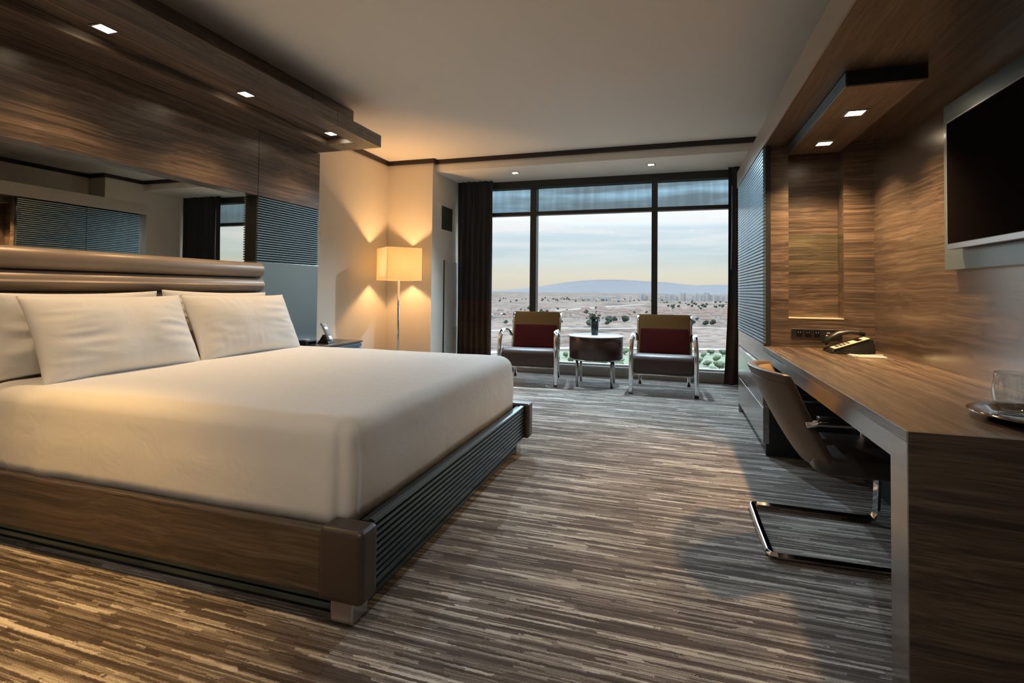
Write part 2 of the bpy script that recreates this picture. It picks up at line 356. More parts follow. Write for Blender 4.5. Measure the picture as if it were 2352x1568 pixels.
# ------------------------------------------------------------------ the room
XL, XP, XV, XR1, XR2 = -3.72, -3.33, -3.045, 1.55, 1.90
YW, YB = 7.27, -1.6
floor = struct(box('floor', -4.0, 2.1, YB - .1, YW + .15, -.12, 0, 'carpet'), 'striped brown, taupe and cream loop carpet covering the room', 'carpet')
ceiling = struct(box('ceiling', -4.0, 2.1, YB - .1, YW + .15, ZC, ZC + .12, 'ceil'))
struct(box('wall_left', XL - .15, XL, YB, 6.26, 0, ZC, 'wall'))
struct(box('wall_pier', XL - .15, XV, 6.26, YW + .15, 0, ZC, 'wall'))
struct(box('wall_back', -3.9, 2.05, YB - .12, YB, 0, ZC, 'wall'))
struct(box('wall_right', XR2, XR2 + .12, YB, 5.73, 0, ZC, 'wall'))
struct(box('wall_right_pier', XR1, XR2 + .12, 5.73, YW + .15, 0, ZC, 'wall'))
struct(box('ceiling_soffit', XV, XR1, 6.34, YW + .15, 2.75, ZC, 'ceil'))
struct(box('wall_window', XV, XR1, YW - .04, YW + .15, 0, .105, 'sill'))
struct(box('trim_sill', XV, XR1, YW - .07, YW + .15, .105, .135, 'sill'))
# crown mouldings
ch, ct = .055, .035
z0 = ZC - ch
struct(box('trim_1', XL, XL + ct, 4.42, 6.26, z0, ZC, 'crown'))
struct(box('trim_2', XL + ct, XV + ct, 6.26 - ct, 6.26, z0, ZC, 'crown'))
struct(box('trim_3', XV, XV + ct, 6.26, 6.34, z0, ZC, 'crown'))
struct(box('trim_4', XV + ct, XR1 - ct, 6.34 - ct, 6.34, z0, ZC, 'crown'))
struct(box('trim_5', XR1 - ct, XR1, 5.73 - ct, 6.34, z0, ZC, 'crown'))
struct(box('trim_6', XR1, XR2, 5.73 - ct, 5.73, z0, ZC, 'crown'))
struct(box('trim_7', XR2 - ct, XR2, YB, 5.73 - ct, z0, ZC, 'crown'))

# window
win = empty('window_1', (-.75, YW, .135)); struct(win)
box('header', XV, XR1, YW - .05, YW + .1, 2.65, 2.75, 'frame', win)
box('transom', XV, XR1, YW - .02, YW + .09, 2.253, 2.303, 'frame', win)
box('bottom_rail', XV, XR1, YW + .0, YW + .1, .135, .16, 'sill', win)
MUL = [(-1.962, -1.872), (-.272, -.196), (1.42, 1.50)]
xs = [XV] + [q for p in MUL for q in p] + [XR1]
for a, b in MUL: box('mullion', a, b, YW - .035, YW + .1, .16, 2.65, 'frame', win)
for i in range(0, len(xs), 2):
    a, b = xs[i], xs[i + 1]
    if b - a < .04: continue
    box('lower_pane', a, b, YW + .035, YW + .043, .16, 2.253, 'pane', win)
    box('upper_pane', a, b, YW + .035, YW + .043, 2.303, 2.65, 'tintpane', win)

# ------------------------------------------------------------------ recessed downlights
def downlight(x, y, z, label, group, energy, lens='lens', size=.085, col=WARM, spread=1.9, blend=.8, aim=None):
    r = empty('downlight', (x, y, z), label, 'downlight', group)
    s = size / 2; w = .012
    ring = [(x - s - w, x + s + w, y - s - w, y - s), (x - s - w, x + s + w, y + s, y + s + w), (x - s - w, x - s, y - s, y + s), (x + s, x + s + w, y - s, y + s)]
    v, f = [], []
    for b in ring:
        n = len(v); v += boxv(*b, z - .006, z - .0005); f += [tuple(i + n for i in q) for q in BOXF]
    mesh('frame', v, f, 'steel', r)
    box('lens', x - s, x + s, y - s, y + s, z - .004, z - .001, lens, r)
    if energy:
        lo = add_light('downlight_beam', 'SPOT', (x, y, z - .012), energy, col, r, spot_size=spread, spot_blend=blend, shadow_soft_size=.035)
        if aim: lo.rotation_euler = (Vector(aim) - Vector((x, y, z))).to_track_quat('-Z', 'Y').to_euler()
    return r

# ------------------------------------------------------------------ left feature wall: panels, mirror, canopy
YE = 4.315; YJ = 3.52
fp = empty('feature_wall_panel', (XP, 2.5, 0), 'dark zebra wood wall panelling behind the bed with ribbed strip beside the mirror', 'wall panel')
box('upper_panel', XL, XP, .2, YJ - .002, 1.937, 2.495, 'woodY', fp, .003)
box('upper_panel', XL, XP, YJ + .002, YE, 1.937, 2.495, 'woodY', fp, .003)
box('lower_panel', XL, XP, YJ, YE, 0, 1.385, 'bluewood', fp, .003)
box('headboard_backing', XL, XP - .03, .2, YJ, 0, 1.20, 'bluewood', fp)
box('rib_backing', XL, XP - .012, YJ, YE, 1.385, 1.937, 'ribedge', fp)
NR = 26; zr0, zr1 = 1.392, 1.932; ph = (zr1 - zr0) / NR
ribproto = None
def rib_mesh_y(y0, y1, x0, x1, h):
    """half-round bar lying along Y, flat at x0, crown at x1"""
    d = x1 - x0
    pr = [(x0, -h / 2), (x0 + .55 * d, -h / 2), (x1, -h * .34), (x1, h * .34), (x0 + .55 * d, h / 2), (x0, h / 2)]
    return pr
for i in range(NR):
    zc = zr0 + ph * (i + .5)
    if ribproto is None:
        ribproto = prism_y('rib', [(x, z + zc) for x, z in rib_mesh_y(0, 0, XP - .012, XP + .004, ph * .64)], YJ, YE, 'lacquer', fp)
        rz = ribproto.location.z
    else:
        c = ribproto.copy(); COL.objects.link(c); c.parent = fp; c.location.z = rz + i * ph

mi = empty('wall_mirror', (XP - .07, 2.2, 1.2), 'long horizontal wall mirror set above the padded headboard', 'mirror')
box('mirror_glass', XP - .075, XP - .07, .2, YJ, 1.20, 1.937, 'mirror', mi)
box('backing_board', XL + .002, XP - .0755, .2, YJ, 1.2, 1.937, 'ribedge', mi)

can = empty('wood_canopy', (-3.0, 2.3, 2.495), 'stepped zebra wood canopy hanging over the headboard with recessed light channel', 'canopy')
zs0, zs1 = 2.497, 2.61
box('outer_board', -2.79, -2.63, .2, 3.618, zs0, zs1, 'woodY', can, .002)
box('outer_board', -2.79, -2.63, 3.622, 4.29, zs0, zs1, 'woodY', can, .002)
box('inner_board', XL + .002, -3.06, .2, 4.29, zs0, zs1, 'woodmatt', can)
box('end_board', -3.06, -2.79, 4.07, 4.29, zs0, zs1, 'woodY', can)
box('channel_roof', -3.06, -2.79, .2, 4.07, zs0 + .062, zs1, 'woodmatt', can)
box('upper_box', XL + .002, -2.985, .2, 3.748, zs1, ZC - .001, 'woodY', can, .002)
box('upper_box', XL + .002, -2.985, 3.752, 4.36, zs1, ZC - .001, 'woodY', can, .002)
for i, y in enumerate((1.0, 1.99, 2.97, 3.95)):
    pos = ['in the canopy channel, near end out past the bed', 'in the canopy channel above the near pillow', 'in the canopy channel, middle of the three over the headboard', 'in the canopy channel at its far end beside the window wall'][i]
    downlight(-2.93, y, zs0 + .062, 'square recessed downlight ' + pos, 'canopy downlights', 26, size=.085)

# ------------------------------------------------------------------ headboard and bed
hb = empty('headboard', (-3.27, 2.55, .3), 'long channel-tufted taupe leather headboard', 'headboard')
box('backing', XP + .001, -3.27, 1.60, 3.50, .25, 1.36, 'darkleather', hb)
zz = [1.368, 1.243, 1.128, .955, .78, .60]
def bolster(z_hi, z_lo, xf):
    h = z_hi - z_lo - .006; zc = (z_hi + z_lo) / 2; x0 = -3.268; r = min(h / 2, .055)
    pr = [(x0, zc - h / 2)]
    for a in range(0, 7):
        t = -PI / 2 + PI / 2 * a / 6; pr.append((xf - r + r * math.cos(t), zc - h / 2 + r + r * math.sin(t)))
    for a in range(0, 7):
        t = PI / 2 * a / 6; pr.append((xf - r + r * math.cos(t), zc + h / 2 - r + r * math.sin(t)))
    pr.append((x0, zc + h / 2))
    o = prism_y('bolster', pr, 1.60, 3.475, 'leather', hb, True, .012)
    return o
for i in range(5): bolster(zz[i], zz[i + 1], -3.195 if i < 2 else -3.205)

bed = empty('bed_frame', (-2.1, 2.6, 0), 'low platform bed base with wood side, ribbed foot rail and leather corners', 'bed')
BX0, BX1, BY0, BY1 = -3.19, -1.02, 1.54, 3.68
box('platform', BX0, -1.06, BY0 + .03, BY1 - .03, .11, .31, 'ribedge', bed)
box('side_panel', BX0, -1.143, BY0 - .012, BY0 + .03, .112, .335, 'woodbed', bed, .012, 3)
box('side_panel', BX0, -1.143, BY1 - .03, BY1 + .012, .112, .335, 'woodbed', bed, .012, 3)
box('foot_backing', -1.06, -1.03, BY0 + .1, BY1 - .1, .105, .335, 'ribedge', bed)
box('plinth_core', BX0, -1.075, BY0 + .075, BY1 - .075, 0, .11, 'ribedge', bed)
# foot rail ribs
NF = 10; pf = (.345 - .108) / NF
for i in range(NF):
    zc = .108 + pf * (i + .5)
    if i == 0: fr0 = prism_y('foot_rib', [(x, z + zc) for x, z in rib_mesh_y(0, 0, -1.03, -1.006, pf * .74)], BY0 + .10, BY1 - .10, 'bedrib', bed); fz = fr0.location.z
    else: c = fr0.copy(); COL.objects.link(c); c.parent = bed; c.location.z = fz + i * pf
for i in range(3):
    zc = .02 + .031 * i + .014
    if i == 0: pr0 = prism_y('plinth_rib', [(x, z + zc) for x, z in rib_mesh_y(0, 0, -1.075, -1.055, .026)], BY0 + .11, BY1 - .11, 'bedrib', bed); pz = pr0.location.z
    else: c = pr0.copy(); COL.objects.link(c); c.parent = bed; c.location.z = pz + i * .031
# ribs along the near plinth side
for i in range(3):
    zc = .02 + .031 * i
    box('side_plinth_rib', BX0, -1.13, BY0 + .058, BY0 + .075, zc, zc + .025, 'bedrib', bed, .004)
# leather corner blocks and small metal feet
def corner(y_out, sgn, name='corner_pad'):
    # L-shaped padded corner: bevelled rounded box
    ya, yb = sorted((y_out, y_out + sgn * .20))
    o = box(name, -1.148, -.972, min(y_out, y_out + sgn * .105), max(y_out, y_out + sgn * .105), .105, .352, 'darkleather', bed, .022, 5)
    yl = y_out + sgn * .06
    box('corner_foot', -1.135, -1.045, min(yl, yl + sgn * .10), max(yl, yl + sgn * .10), 0, .105, 'steel', bed, .006)
corner(BY0 - .03, 1); corner(BY1 + .03, -1)

# bedding: one smooth rounded slab with loose pleats at the corners
def ring_rr(x0, x1, y0, y1, r, n=14, m=26):
    pts = []
    def seg(a, b, k):
        for i in range(k): pts.append((a[0] + (b[0] - a[0]) * i / k, a[1] + (b[1] - a[1]) * i / k))
    def cor(cx, cy, a0):
        for i in range(n): a = a0 + PI / 2 * i / n; pts.append((cx + r * math.cos(a), cy + r * math.sin(a)))
    cor(x1 - r, y0 + r, -PI / 2); seg((x1, y0 + r), (x1, y1 - r), m)
    cor(x1 - r, y1 - r, 0); seg((x1 - r, y1), (x0 + r, y1), m)
    cor(x0 + r, y1 - r, PI / 2); seg((x0, y1 - r), (x0, y0 + r), m)
    cor(x0 + r, y0 + r, PI); seg((x0 + r, y0), (x1 - r, y0), m)
    return pts
def bedding():
    x0, x1, y0, y1 = -3.17, -1.08, 1.578, 3.642
    zb, zt = .318, .692; R = .085
    prof = [(0.0, zb + .0), (.0, zb + .05), (-.004, zb + .12), (-.002, zb + .19), (.006, zt - R - .02)]
    prof += [(.006 + R - R * math.cos(PI / 2 * i / 7), zt - R + R * math.sin(PI / 2 * i / 7)) for i in range(1, 8)]
    prof += [(.16, zt + .002), (.30, zt + .006), (.48, zt + .010), (.68, zt + .012), (.88, zt + .012), (1.0, zt + .012)]
    v, f = [], []; nr = None
    for k, (ins, z) in enumerate(prof):
        r = max(.004, .10 - ins * .4)
        ii = min(ins, 1.03)
        pts = ring_rr(x0 + ii, x1 - ii, y0 + ii, y1 - ii, r)
        nr = len(pts)
        for i, (x, y) in enumerate(pts):
            p = Vector((x, y, z)); d = Vector((0, 0, 0))
            side = max(0, 1 - ins / .12)
            dn = noise.noise(Vector((x * 2.1, y * 2.1, z * 1.2))) * .006 + noise.noise(Vector((x * 7, y * 7, z * 2.0))) * .0025
            cx, cy = (x0 + x1) / 2, (y0 + y1) / 2
            out = Vector((x - cx, y - cy, 0)); out.normalize()
            # pleats hanging at the foot corners and at the near head end
            dc = min((Vector((x, y)) - Vector((x1, y0))).length, (Vector((x, y)) - Vector((x1, y1))).length)
            pl_ = math.exp(-(dc / .11) ** 2) * side
            s = x * 1.0 + y * 1.3
            d += out * (-.014 * math.exp(-(((Vector((x, y)) - Vector((x1 - .01, y0 + .05))).length - .045) / .018) ** 2) * side * (1 if y < 2.6 else 0) + .004 * noise.noise(Vector((s * 14, z * 3, 1))) * pl_)
            hd = math.exp(-((x + 2.72) / .12) ** 2) * side * (1 if y < 2 else 0)
            d += Vector((0, -1, 0)) * (hd * (.012 + .012 * math.sin(x * 60 + z * 9)))
            if k == 0: d.z += .006 * noise.noise(Vector((x * 5, y * 5, 3))) - .004 * pl_
            p += d + out * dn * side + Vector((0, 0, dn * .8 if ins > .05 else 0))
            v.append(p)
    for k in range(len(prof) - 1):
        for i in range(nr):
            j = (i + 1) % nr; f.append((k * nr + i, k * nr + j, (k + 1) * nr + j, (k + 1) * nr + i))
    f.append(tuple((len(prof) - 1) * nr + i for i in range(nr))); f.append(tuple(range(nr - 1, -1, -1)))
    me_root = empty('mattress', (-2.1, 2.6, .318), 'wide mattress wrapped in a smooth white bed cover', 'mattress')
    o = mesh('bed_cover', v, f, 'linen', me_root)
    for p in o.data.polygons: p.use_smooth = True
    return me_root
bedding()

def pillow(w, h, t, seed, nu=72, nv=46):
    random.seed(seed); v, f = [], []
    ph_ = [random.uniform(0, 10) for _ in range(6)]
    for side in (1, -1):
        for j in range(nv + 1):
            for i in range(nu + 1):
                u = -1 + 2 * i / nu; q = -1 + 2 * j / nv
                # corners poke out, edges pull in
                ex = 1 - .045 * (1 - q * q) ; ey = 1 - .06 * (1 - u * u)
                x = u * w / 2 * ex; z = q * h / 2 * ey
                th = max(0, (1 - abs(u) ** 2.6)) ** .55 * max(0, (1 - abs(q) ** 2.4)) ** .55
                edge = 1 - th
                wr = noise.noise(Vector((x * 4 + ph_[0], z * 4 + ph_[1], side))) * .022
                wr += abs(noise.noise(Vector((x * 3.0 + ph_[2] + z * 1.5, z * 17 + ph_[3], side * 2)))) * -.052 * (abs(u) ** 1.5) * th
                wr += abs(noise.noise(Vector((x * 15 + ph_[4], z * 4, side * 3)))) * -.034 * (abs(q) ** 2.5) * th
                y = side * (th * t / 2 + wr * th)
                v.append((x, y, z))
    n = (nu + 1) * (nv + 1)
    for s in (0, 1):
        for j in range(nv):
            for i in range(nu):
                a = s * n + j * (nu + 1) + i; b = a + 1; c = a + nu + 2; d = a + nu + 1
                f.append((a, d, c, b) if s else (a, b, c, d))
    me = bpy.data.meshes.new('pillow'); me.from_pydata(v, [], f); me.update()
    bm = bmesh.new(); bm.from_mesh(me); bmesh.ops.remove_doubles(bm, verts=bm.verts, dist=.0004); bmesh.ops.recalc_face_normals(bm, faces=bm.faces); bm.to_mesh(me); bm.free()
    for p in me.polygons: p.use_smooth = True
    me.materials.append(MT['linen']); return me
def put_pillow(cx, cy, cz, lean, yawz, seed, w, h, t, label, rollv=0):
    o = bpy.data.objects.new('pillow', pillow(w, h, t, seed)); COL.objects.link(o)
    # local x -> along Y, local z -> up, local y -> thickness toward the room
    Mx = Matrix.Translation((cx, cy, cz)) @ Matrix.Rotation(yawz, 4, 'Z') @ Matrix.Rotation(-lean, 4, 'Y') @ Matrix.Rotation(rollv, 4, 'X') @ Matrix.Rotation(PI / 2, 4, 'Z')
    o.matrix_world = Mx; WL[o.name] = Vector((cx, cy, cz)); return tag(o, label, 'pillow', 'white pillows on the bed')
random.seed(3)
put_pillow(-3.118, 2.06, .915, .10, .02, 1, .88, .43, .13, 'white pillow standing against the headboard behind the near front pillow', .01)
put_pillow(-3.118, 2.965, .92, .10, -.01, 2, .89, .43, .13, 'white pillow standing against the headboard behind the far front pillow', -.02)
put_pillow(-2.935, 2.125, .895, .44, .04, 3, .90, .47, .215, 'plump white pillow leaning in front at the near side of the bed', .0)
put_pillow(-2.932, 3.02, .895, .44, -.03, 4, .90, .47, .215, 'plump white pillow leaning in front at the window side of the bed', .0)

# ------------------------------------------------------------------ nightstand and the things on it
ns = empty('nightstand', (-3.13, 4.16, 0), 'wall-hung dark wood nightstand with ribbed front beside the bed', 'nightstand')
box('body', XP + .002, -2.975, 3.80, 4.52, .22, .63, 'woodbed', ns)
box('top', XP + .002, -2.955, 3.78, 4.54, .63, .65, 'woodY', ns, .003)
for i in range(9):
    zc = .235 + i * .044
    prism_y('front_rib', [(x, z + zc + .02) for x, z in rib_mesh_y(0, 0, -2.975, -2.955, .037)], 3.80, 4.52, 'lacquer', ns)
box('support', XP + .05, -3.02, 3.9, 4.42, 0, .22, 'ribedge', ns)

cp = empty('cordless_phone', (-3.08, 4.12, .65), 'silver and black cordless telephone handset standing in its cradle', 'telephone')
prism_y('cradle', [(-3.15, .651), (-3.02, .651), (-3.03, .675), (-3.085, .735), (-3.12, .68)], 4.08, 4.17, 'black', cp, False, .004)
def tilted_box(name, c, size, ang, axis, mat, parent, bev=.004, seg=3):
    me = bpy.data.meshes.new(name); bm = bmesh.new(); bmesh.ops.create_cube(bm, size=1)
    bmesh.ops.scale(bm, vec=size, verts=bm.verts); bmesh.ops.rotate(bm, cent=(0, 0, 0), matrix=Matrix.Rotation(ang, 3, axis), verts=bm.verts)
    bmesh.ops.translate(bm, vec=c, verts=bm.verts); bm.to_mesh(me); bm.free()
    return finish(name, me, mat, parent, False, None, bev, seg)
hs = tilted_box('handset', (-3.072, 4.125, .755), (.026, .052, .17), -.52, 'Y', 'silver', cp, .008)
tilted_box('earpiece', (-3.095, 4.125, .815), (.012, .03, .03), -.52, 'Y', 'black', hs, .003)
tilted_box('keypad', (-3.058, 4.125, .752), (.008, .036, .07), -.52, 'Y', 'black', hs, .002)
tilted_box('handset_back', (-3.088, 4.125, .77), (.014, .048, .15), -.52, 'Y', 'black', hs, .004)

cr = empty('clock_radio', (-3.13, 3.90, .65), 'small black clock radio on the nightstand beside the pillow', 'clock')
box('case', -3.2, -3.06, 3.83, 3.97, .651, .70, 'black', cr, .008, 3)
box('display', -3.0605, -3.0575, 3.85, 3.95, .662, .688, 'screen', cr)
box('top_button', -3.16, -3.10, 3.87, 3.93, .70, .706, 'silver', cr, .002)

# ------------------------------------------------------------------ floor lamp in the corner
lx, ly = -3.30, 5.85
lamp = empty('floor_lamp', (lx, ly, 0), 'floor lamp with square glowing cream shade on a chrome pole in the corner', 'lamp')
box('base', lx - .15, lx + .15, ly - .15, ly + .15, 0, .022, 'chrome', lamp, .005)
sweep('pole', [(lx, ly, .022), (lx, ly, .6), (lx, ly, 1.30)], circ(.017, 16), 'chrome', lamp, (0, 1, 0))
lathe('socket', [(.018, 1.30), (.022, 1.31), (.022, 1.36), (.012, 1.37)], lx, ly, 'chrome', lamp, 20)
s = .221; th = .004; c45 = math.radians(48)
def rot2(x, y): return (lx + x * math.cos(c45) - y * math.sin(c45), ly + x * math.sin(c45) + y * math.cos(c45))
v, f = [], []
for z in (1.272, 1.678):
    for q in (s, s - th):
        for sx, sy in ((-1, -1), (1, -1), (1, 1), (-1, 1)): v.append((*rot2(sx * q, sy * q), z))
for i in range(4):
    j = (i + 1) % 4
    f += [(i, j, j + 8, i + 8), (i + 4, i + 12, j + 12, j + 4), (i + 8, j + 8, j + 12, i + 12), (i, i + 4, j + 4, j)]
shade = mesh('shade', v, f, 'shade', lamp)
for d in ((1, 0), (0, 1)):
    a = rot2(d[0] * (s - th), d[1] * (s - th)); b = rot2(-d[0] * (s - th), -d[1] * (s - th))
    sweep('spider_arm', [(*a, 1.372), (*b, 1.372)], circ(.003, 6), 'steel', shade)
lathe('bulb', [(.012, 1.372), (.030, 1.41), (.036, 1.45), (.026, 1.485), (.0, 1.495)], lx, ly, emit_mat('lit_bulb', (1, .72, .42), 30), lamp, 16)
add_light('bulb_light', 'POINT', (lx, ly, 1.455), 115, (1.0, .54, .21), lamp, shadow_soft_size=.04)

# ------------------------------------------------------------------ vent, service door, curtains
vt = empty('wall_vent', (XV, 6.72, 1.97), 'louvred air vent high on the pier wall beside the curtain', 'vent')
boxes('vent_frame', [(XV, XV + .012, 6.485, 6.955, 2.325, 2.355), (XV, XV + .012, 6.485, 6.955, 1.965, 1.995), (XV, XV + .012, 6.485, 6.53, 1.995, 2.325), (XV, XV + .012, 6.91, 6.955, 1.995, 2.325)], 'vent', vt)
box('vent_back', XV + .0005, XV + .002, 6.53, 6.91, 1.995, 2.325, 'ribedge', vt)
for i in range(15):
    z = 1.998 + i * .022
    mesh('louvre', [(XV + .0025, 6.532, z + .014), (XV + .0025, 6.908, z + .014), (XV + .011, 6.908, z), (XV + .011, 6.532, z), (XV + .0025, 6.532, z + .017), (XV + .0025, 6.908, z + .017), (XV + .011, 6.908, z + .003), (XV + .011, 6.532, z + .003)], [(0, 1, 2, 3), (7, 6, 5, 4), (3, 2, 6, 7), (0, 4, 5, 1), (0, 3, 7, 4), (1, 5, 6, 2)], 'ventdark', vt)
sd = empty('service_panel', (XV, 6.92, 0), 'flush white service panel with return-air grille low on the pier wall', 'panel')
box('panel_gap', XV + .0005, XV + .004, 6.635, 6.665, 0, 1.575, 'ribedge', sd)
box('panel_board', XV + .0005, XV + .010, 6.67, 7.16, .01, 1.56, 'white', sd, .002)
box('lock', XV + .010, XV + .014, 6.70, 6.72, 1.515, 1.535, 'steel', sd, .002)
for i in range(24):
    z = .08 + i * .0235
    box('grille_slat', XV + .010, XV + .016, 6.73, 7.12, z, z + .011, 'vent', sd)

def curtain(x0, x1, yc, z0, z1, folds, amp, label, flare=0.0, seed=0):
    n = folds * 10; v, f = [], []; rows = 14
    for k in range(rows + 1):
        t = k / rows; z = z0 + (z1 - z0) * t
        for i in range(n + 1):
            u = i / n
            x = x0 + (x1 - x0) * u - flare * (1 - u) * max(0, (1 - t * 2.2)) ** 1.5
            y = yc + amp * (.55 + .45 * (1 - t)) * math.sin(2 * PI * folds * u + .4 * math.sin(3 * t + seed)) + .01 * math.sin(17 * u + 5 * t)
            v.append((x, y, z))
    m = n + 1; k0 = len(v)
    v += [(x, y + .004, z) for x, y, z in v]
    for k in range(rows):
        for i in range(n):
            a = k * m + i; f.append((a, a + 1, a + m + 1, a + m)); f.append((k0 + a, k0 + a + m, k0 + a + m + 1, k0 + a + 1))
    o = mesh('curtain', v, f, 'curtain', None, True); return tag(o, label, 'curtain')
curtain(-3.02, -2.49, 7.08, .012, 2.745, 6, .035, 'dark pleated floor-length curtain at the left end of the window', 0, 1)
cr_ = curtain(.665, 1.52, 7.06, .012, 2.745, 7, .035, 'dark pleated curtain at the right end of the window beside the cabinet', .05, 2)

sweep('draw_wand', [(.70, 6.985, 2.5), (.70, 6.985, 1.9), (.69, 6.985, 1.45)], circ(.004, 6), 'silver', cr_, (0, 1, 0))
for x, lab, aim in ((-2.03, 'small square downlight in the window soffit at the left', (-1.9, 4.7, 0)), (-.26, 'small square downlight in the window soffit at the right', (-.5, 4.7, 0))):
    downlight(x, 6.68, 2.75, lab, 'soffit downlights', 300, 'lensday', .075, (.62, .84, 1.0), 1.75, 1.0, aim)  # beams strengthened, cooled and aimed inward to stand in for daylight

# ------------------------------------------------------------------ right side: wood portal, desk, cabinet
XF, XT, YN = .62, 1.31, 4.13
ZD = .783; ZS = 2.22
pt = empty('wood_portal', (1.0, 3.2, 0), 'dark zebra wood portal framing the desk niche with pale fascia edge', 'wall unit')
box('top_slab', XF + .012, XT + .04, .9, 5.60, ZS, 2.38, 'woodceil', pt)
box('fascia_edge', XF, XF + .012, .9, 5.70, ZS, 2.38, 'fascia', pt, .002)
box('end_panel', XF + .012, XR1 - .002, 5.60, 5.70, 0, 2.38, 'woodZ', pt)
box('rear_panel', XT, XT + .04, .9, YN, 0, ZS, 'tvwood', pt)
# niche wall facing the desk
box('left_stile', .668, .786, YN, YN + .14, ZD + .002, ZS, 'woodX', pt)
box('right_stile', 1.128, XT, YN, YN + .14, ZD + .002, ZS, 'woodX', pt)
box('niche_back', .786, 1.128, YN + .135, YN + .15, .99, ZS, 'woodX', pt)
box('lower_panel', .786, 1.128, YN, YN + .14, ZD + .002, .984, 'woodX', pt)
box('ledge_strip', .786, 1.128, YN - .003, YN + .135, .984, .99, 'ivory', pt)
sh = box('glass_shelf', .788, 1.126, YN + .005, YN + .132, 1.557, 1.574, 'shelfglass', None, .001); tag(sh, 'clear green-edged glass shelf set in the wood niche', 'shelf')

# hanging light box
lb = empty('light_box', (.945, 3.45, 2.15), 'low ribbed box with downlights under the portal ceiling above the desk', 'light box')
box('body', .795, 1.105, 2.835, YN, 2.158, ZS, 'ribedge', lb)
box('bottom_board', .79, 1.105, 2.84, YN, 2.15, 2.158, 'woodY', lb)
box('end_cap', .785, 1.11, 2.82, 2.835, 2.15, ZS, 'ribedge', lb)
for i in range(5):
    z = 2.152 + i * .0135
    box('side_rib', .783, .795, 2.835, YN, z, z + .0105, 'lacquer', lb, .002)
for y, lab in ((3.25, 'square lit downlight in the light box above the desk, the one nearer the television'), (3.86, 'square lit downlight in the light box beside the niche')):
    downlight(.945, y, 2.15, lab, 'light box downlights', 80, size=.08, spread=2.1)

desk = empty('desk', (.97, 2.9, 0), 'long zebra wood desk with waterfall end panel along the wall', 'desk')
DY0 = 1.712
box('desk_top', XF, XT - .001, DY0 + .009, YN, .75, ZD, 'desktop', desk, .002)
box('front_apron', XF, XF + .03, DY0 + .123, 3.42, .683, .75, 'fascia_dark', desk)
dr = box('drawer_front', XF, XF + .022, 3.424, 3.95, .69, .746, 'fascia_dark', desk, .001)
box('front_apron', XF, XF + .03, 3.954, YN, .683, .75, 'fascia_dark', desk)
box('underside', XF + .03, XT - .001, DY0 + .12, YN - .03, .683, .75, 'ribedge', desk)
box('end_veneer', XF, XT - .001, DY0, DY0 + .008, 0, ZD, 'woodend', desk)
box('leg_panel', XF + .012, XT - .001, DY0 + .0085, DY0 + .123, 0, .75, 'woodX', desk)
box('leg_edge', XF, XF + .012, DY0 + .0085, DY0 + .123, 0, .75, 'fascia_dark', desk)
box('modesty_board', 1.12, 1.14, DY0 + .123, YN - .03, .02, .683, 'ribedge', desk)

cab = empty('ribbed_cabinet', (.95, 4.85, 0), 'tall cabinet with ribbed doors above flat drawers beside the window', 'cabinet')
CY0, CY1, CYM = 4.10, 5.60, 4.87
box('carcass', XF + .045, XR1 - .003, CY0 + .185, CY1, .05, ZS, 'ribedge', cab)
box('lower_side', XF + .02, XT - .01, YN + .002, YN + .03, .0, .745, 'ribedge', cab)
box('upper_side', XF + .02, .667, CY0 + .001, CY0 + .185, ZD + .002, ZS, 'ribedge', cab)
NRB = 56; zb0, zb1 = .80, 2.205; pb = (zb1 - zb0) / NRB
for k, (a, b) in enumerate(((CY0, CYM - .003), (CYM + .003, CY1 - .005))):
    d = box('door', XF + .014, XF + .042, a, b, zb0, zb1, 'ribedge', cab)
    r0 = None
    for i in range(NRB):
        zc = zb0 + pb * (i + .5)
        if r0 is None:
            r0 = prism_y('door_rib', [(x, z + zc) for x, z in rib_mesh_y(0, 0, XF + .014, XF - .004, pb * .72)], a, b, 'lacquer', d); rz = r0.location.z
        else:
            c = r0.copy(); COL.objects.link(c); c.parent = d; c.location.z = rz + i * pb
box('middle_rail', XF, XF + .04, YN + .001, CY1 - .005, .655, .797, 'fascia_dark', cab, .001)
for (a, b) in ((YN, CYM - .002), (CYM + .002, CY1 - .05)):
    for (z, z2) in ((.362, .625), (.085, .337)):
        d = box('drawer', XF, XF + .04, a, b, z, z2, 'fascia_dark', cab, .001)
        box('finger_pull', XF + .002, XF + .04, a, b, z2, z2 + .022, 'chrome', d)
box('end_stile', XF, XF + .04, CY1 - .048, CY1 + .0, 0, .655, 'fascia_dark', cab)

# ------------------------------------------------------------------ television
tvp = box('tv_back_panel', 1.265, XT - .001, 1.70, 3.062, 1.28, 2.08, 'bluewood', None, .002); tag(tvp, 'flat glossy wall panel mounted behind the television', 'panel')
tv = empty('television', (1.24, 2.36, 1.37), 'large flat black television mounted on the wall panel above the desk', 'television')
def tvq(name, y0, y1, z0, z1, xo, xi, mat, par, bev=0):
    return box(name, xo, xi, y0, y1, z0, z1, mat, par, bev)
tvq('case', 1.845, 2.915, 1.372, 1.962, 1.215, 1.250, 'black', tv, .004)
tvq('screen', 1.855, 2.900, 1.398, 1.954, 1.2125, 1.2155, 'screen', tv)
tvq('bottom_bezel', 1.85, 2.91, 1.370, 1.396, 1.2105, 1.218, 'steel', tv, .002)
boxes('trim', [(1.2125, 1.216, 2.908, 2.912, 1.396, 1.96), (1.2125, 1.216, 1.85, 2.912, 1.958, 1.962)], 'silver', tv)
box('wall_mount', 1.25, 1.264, 2.1, 2.6, 1.5, 1.85, 'black', tv)

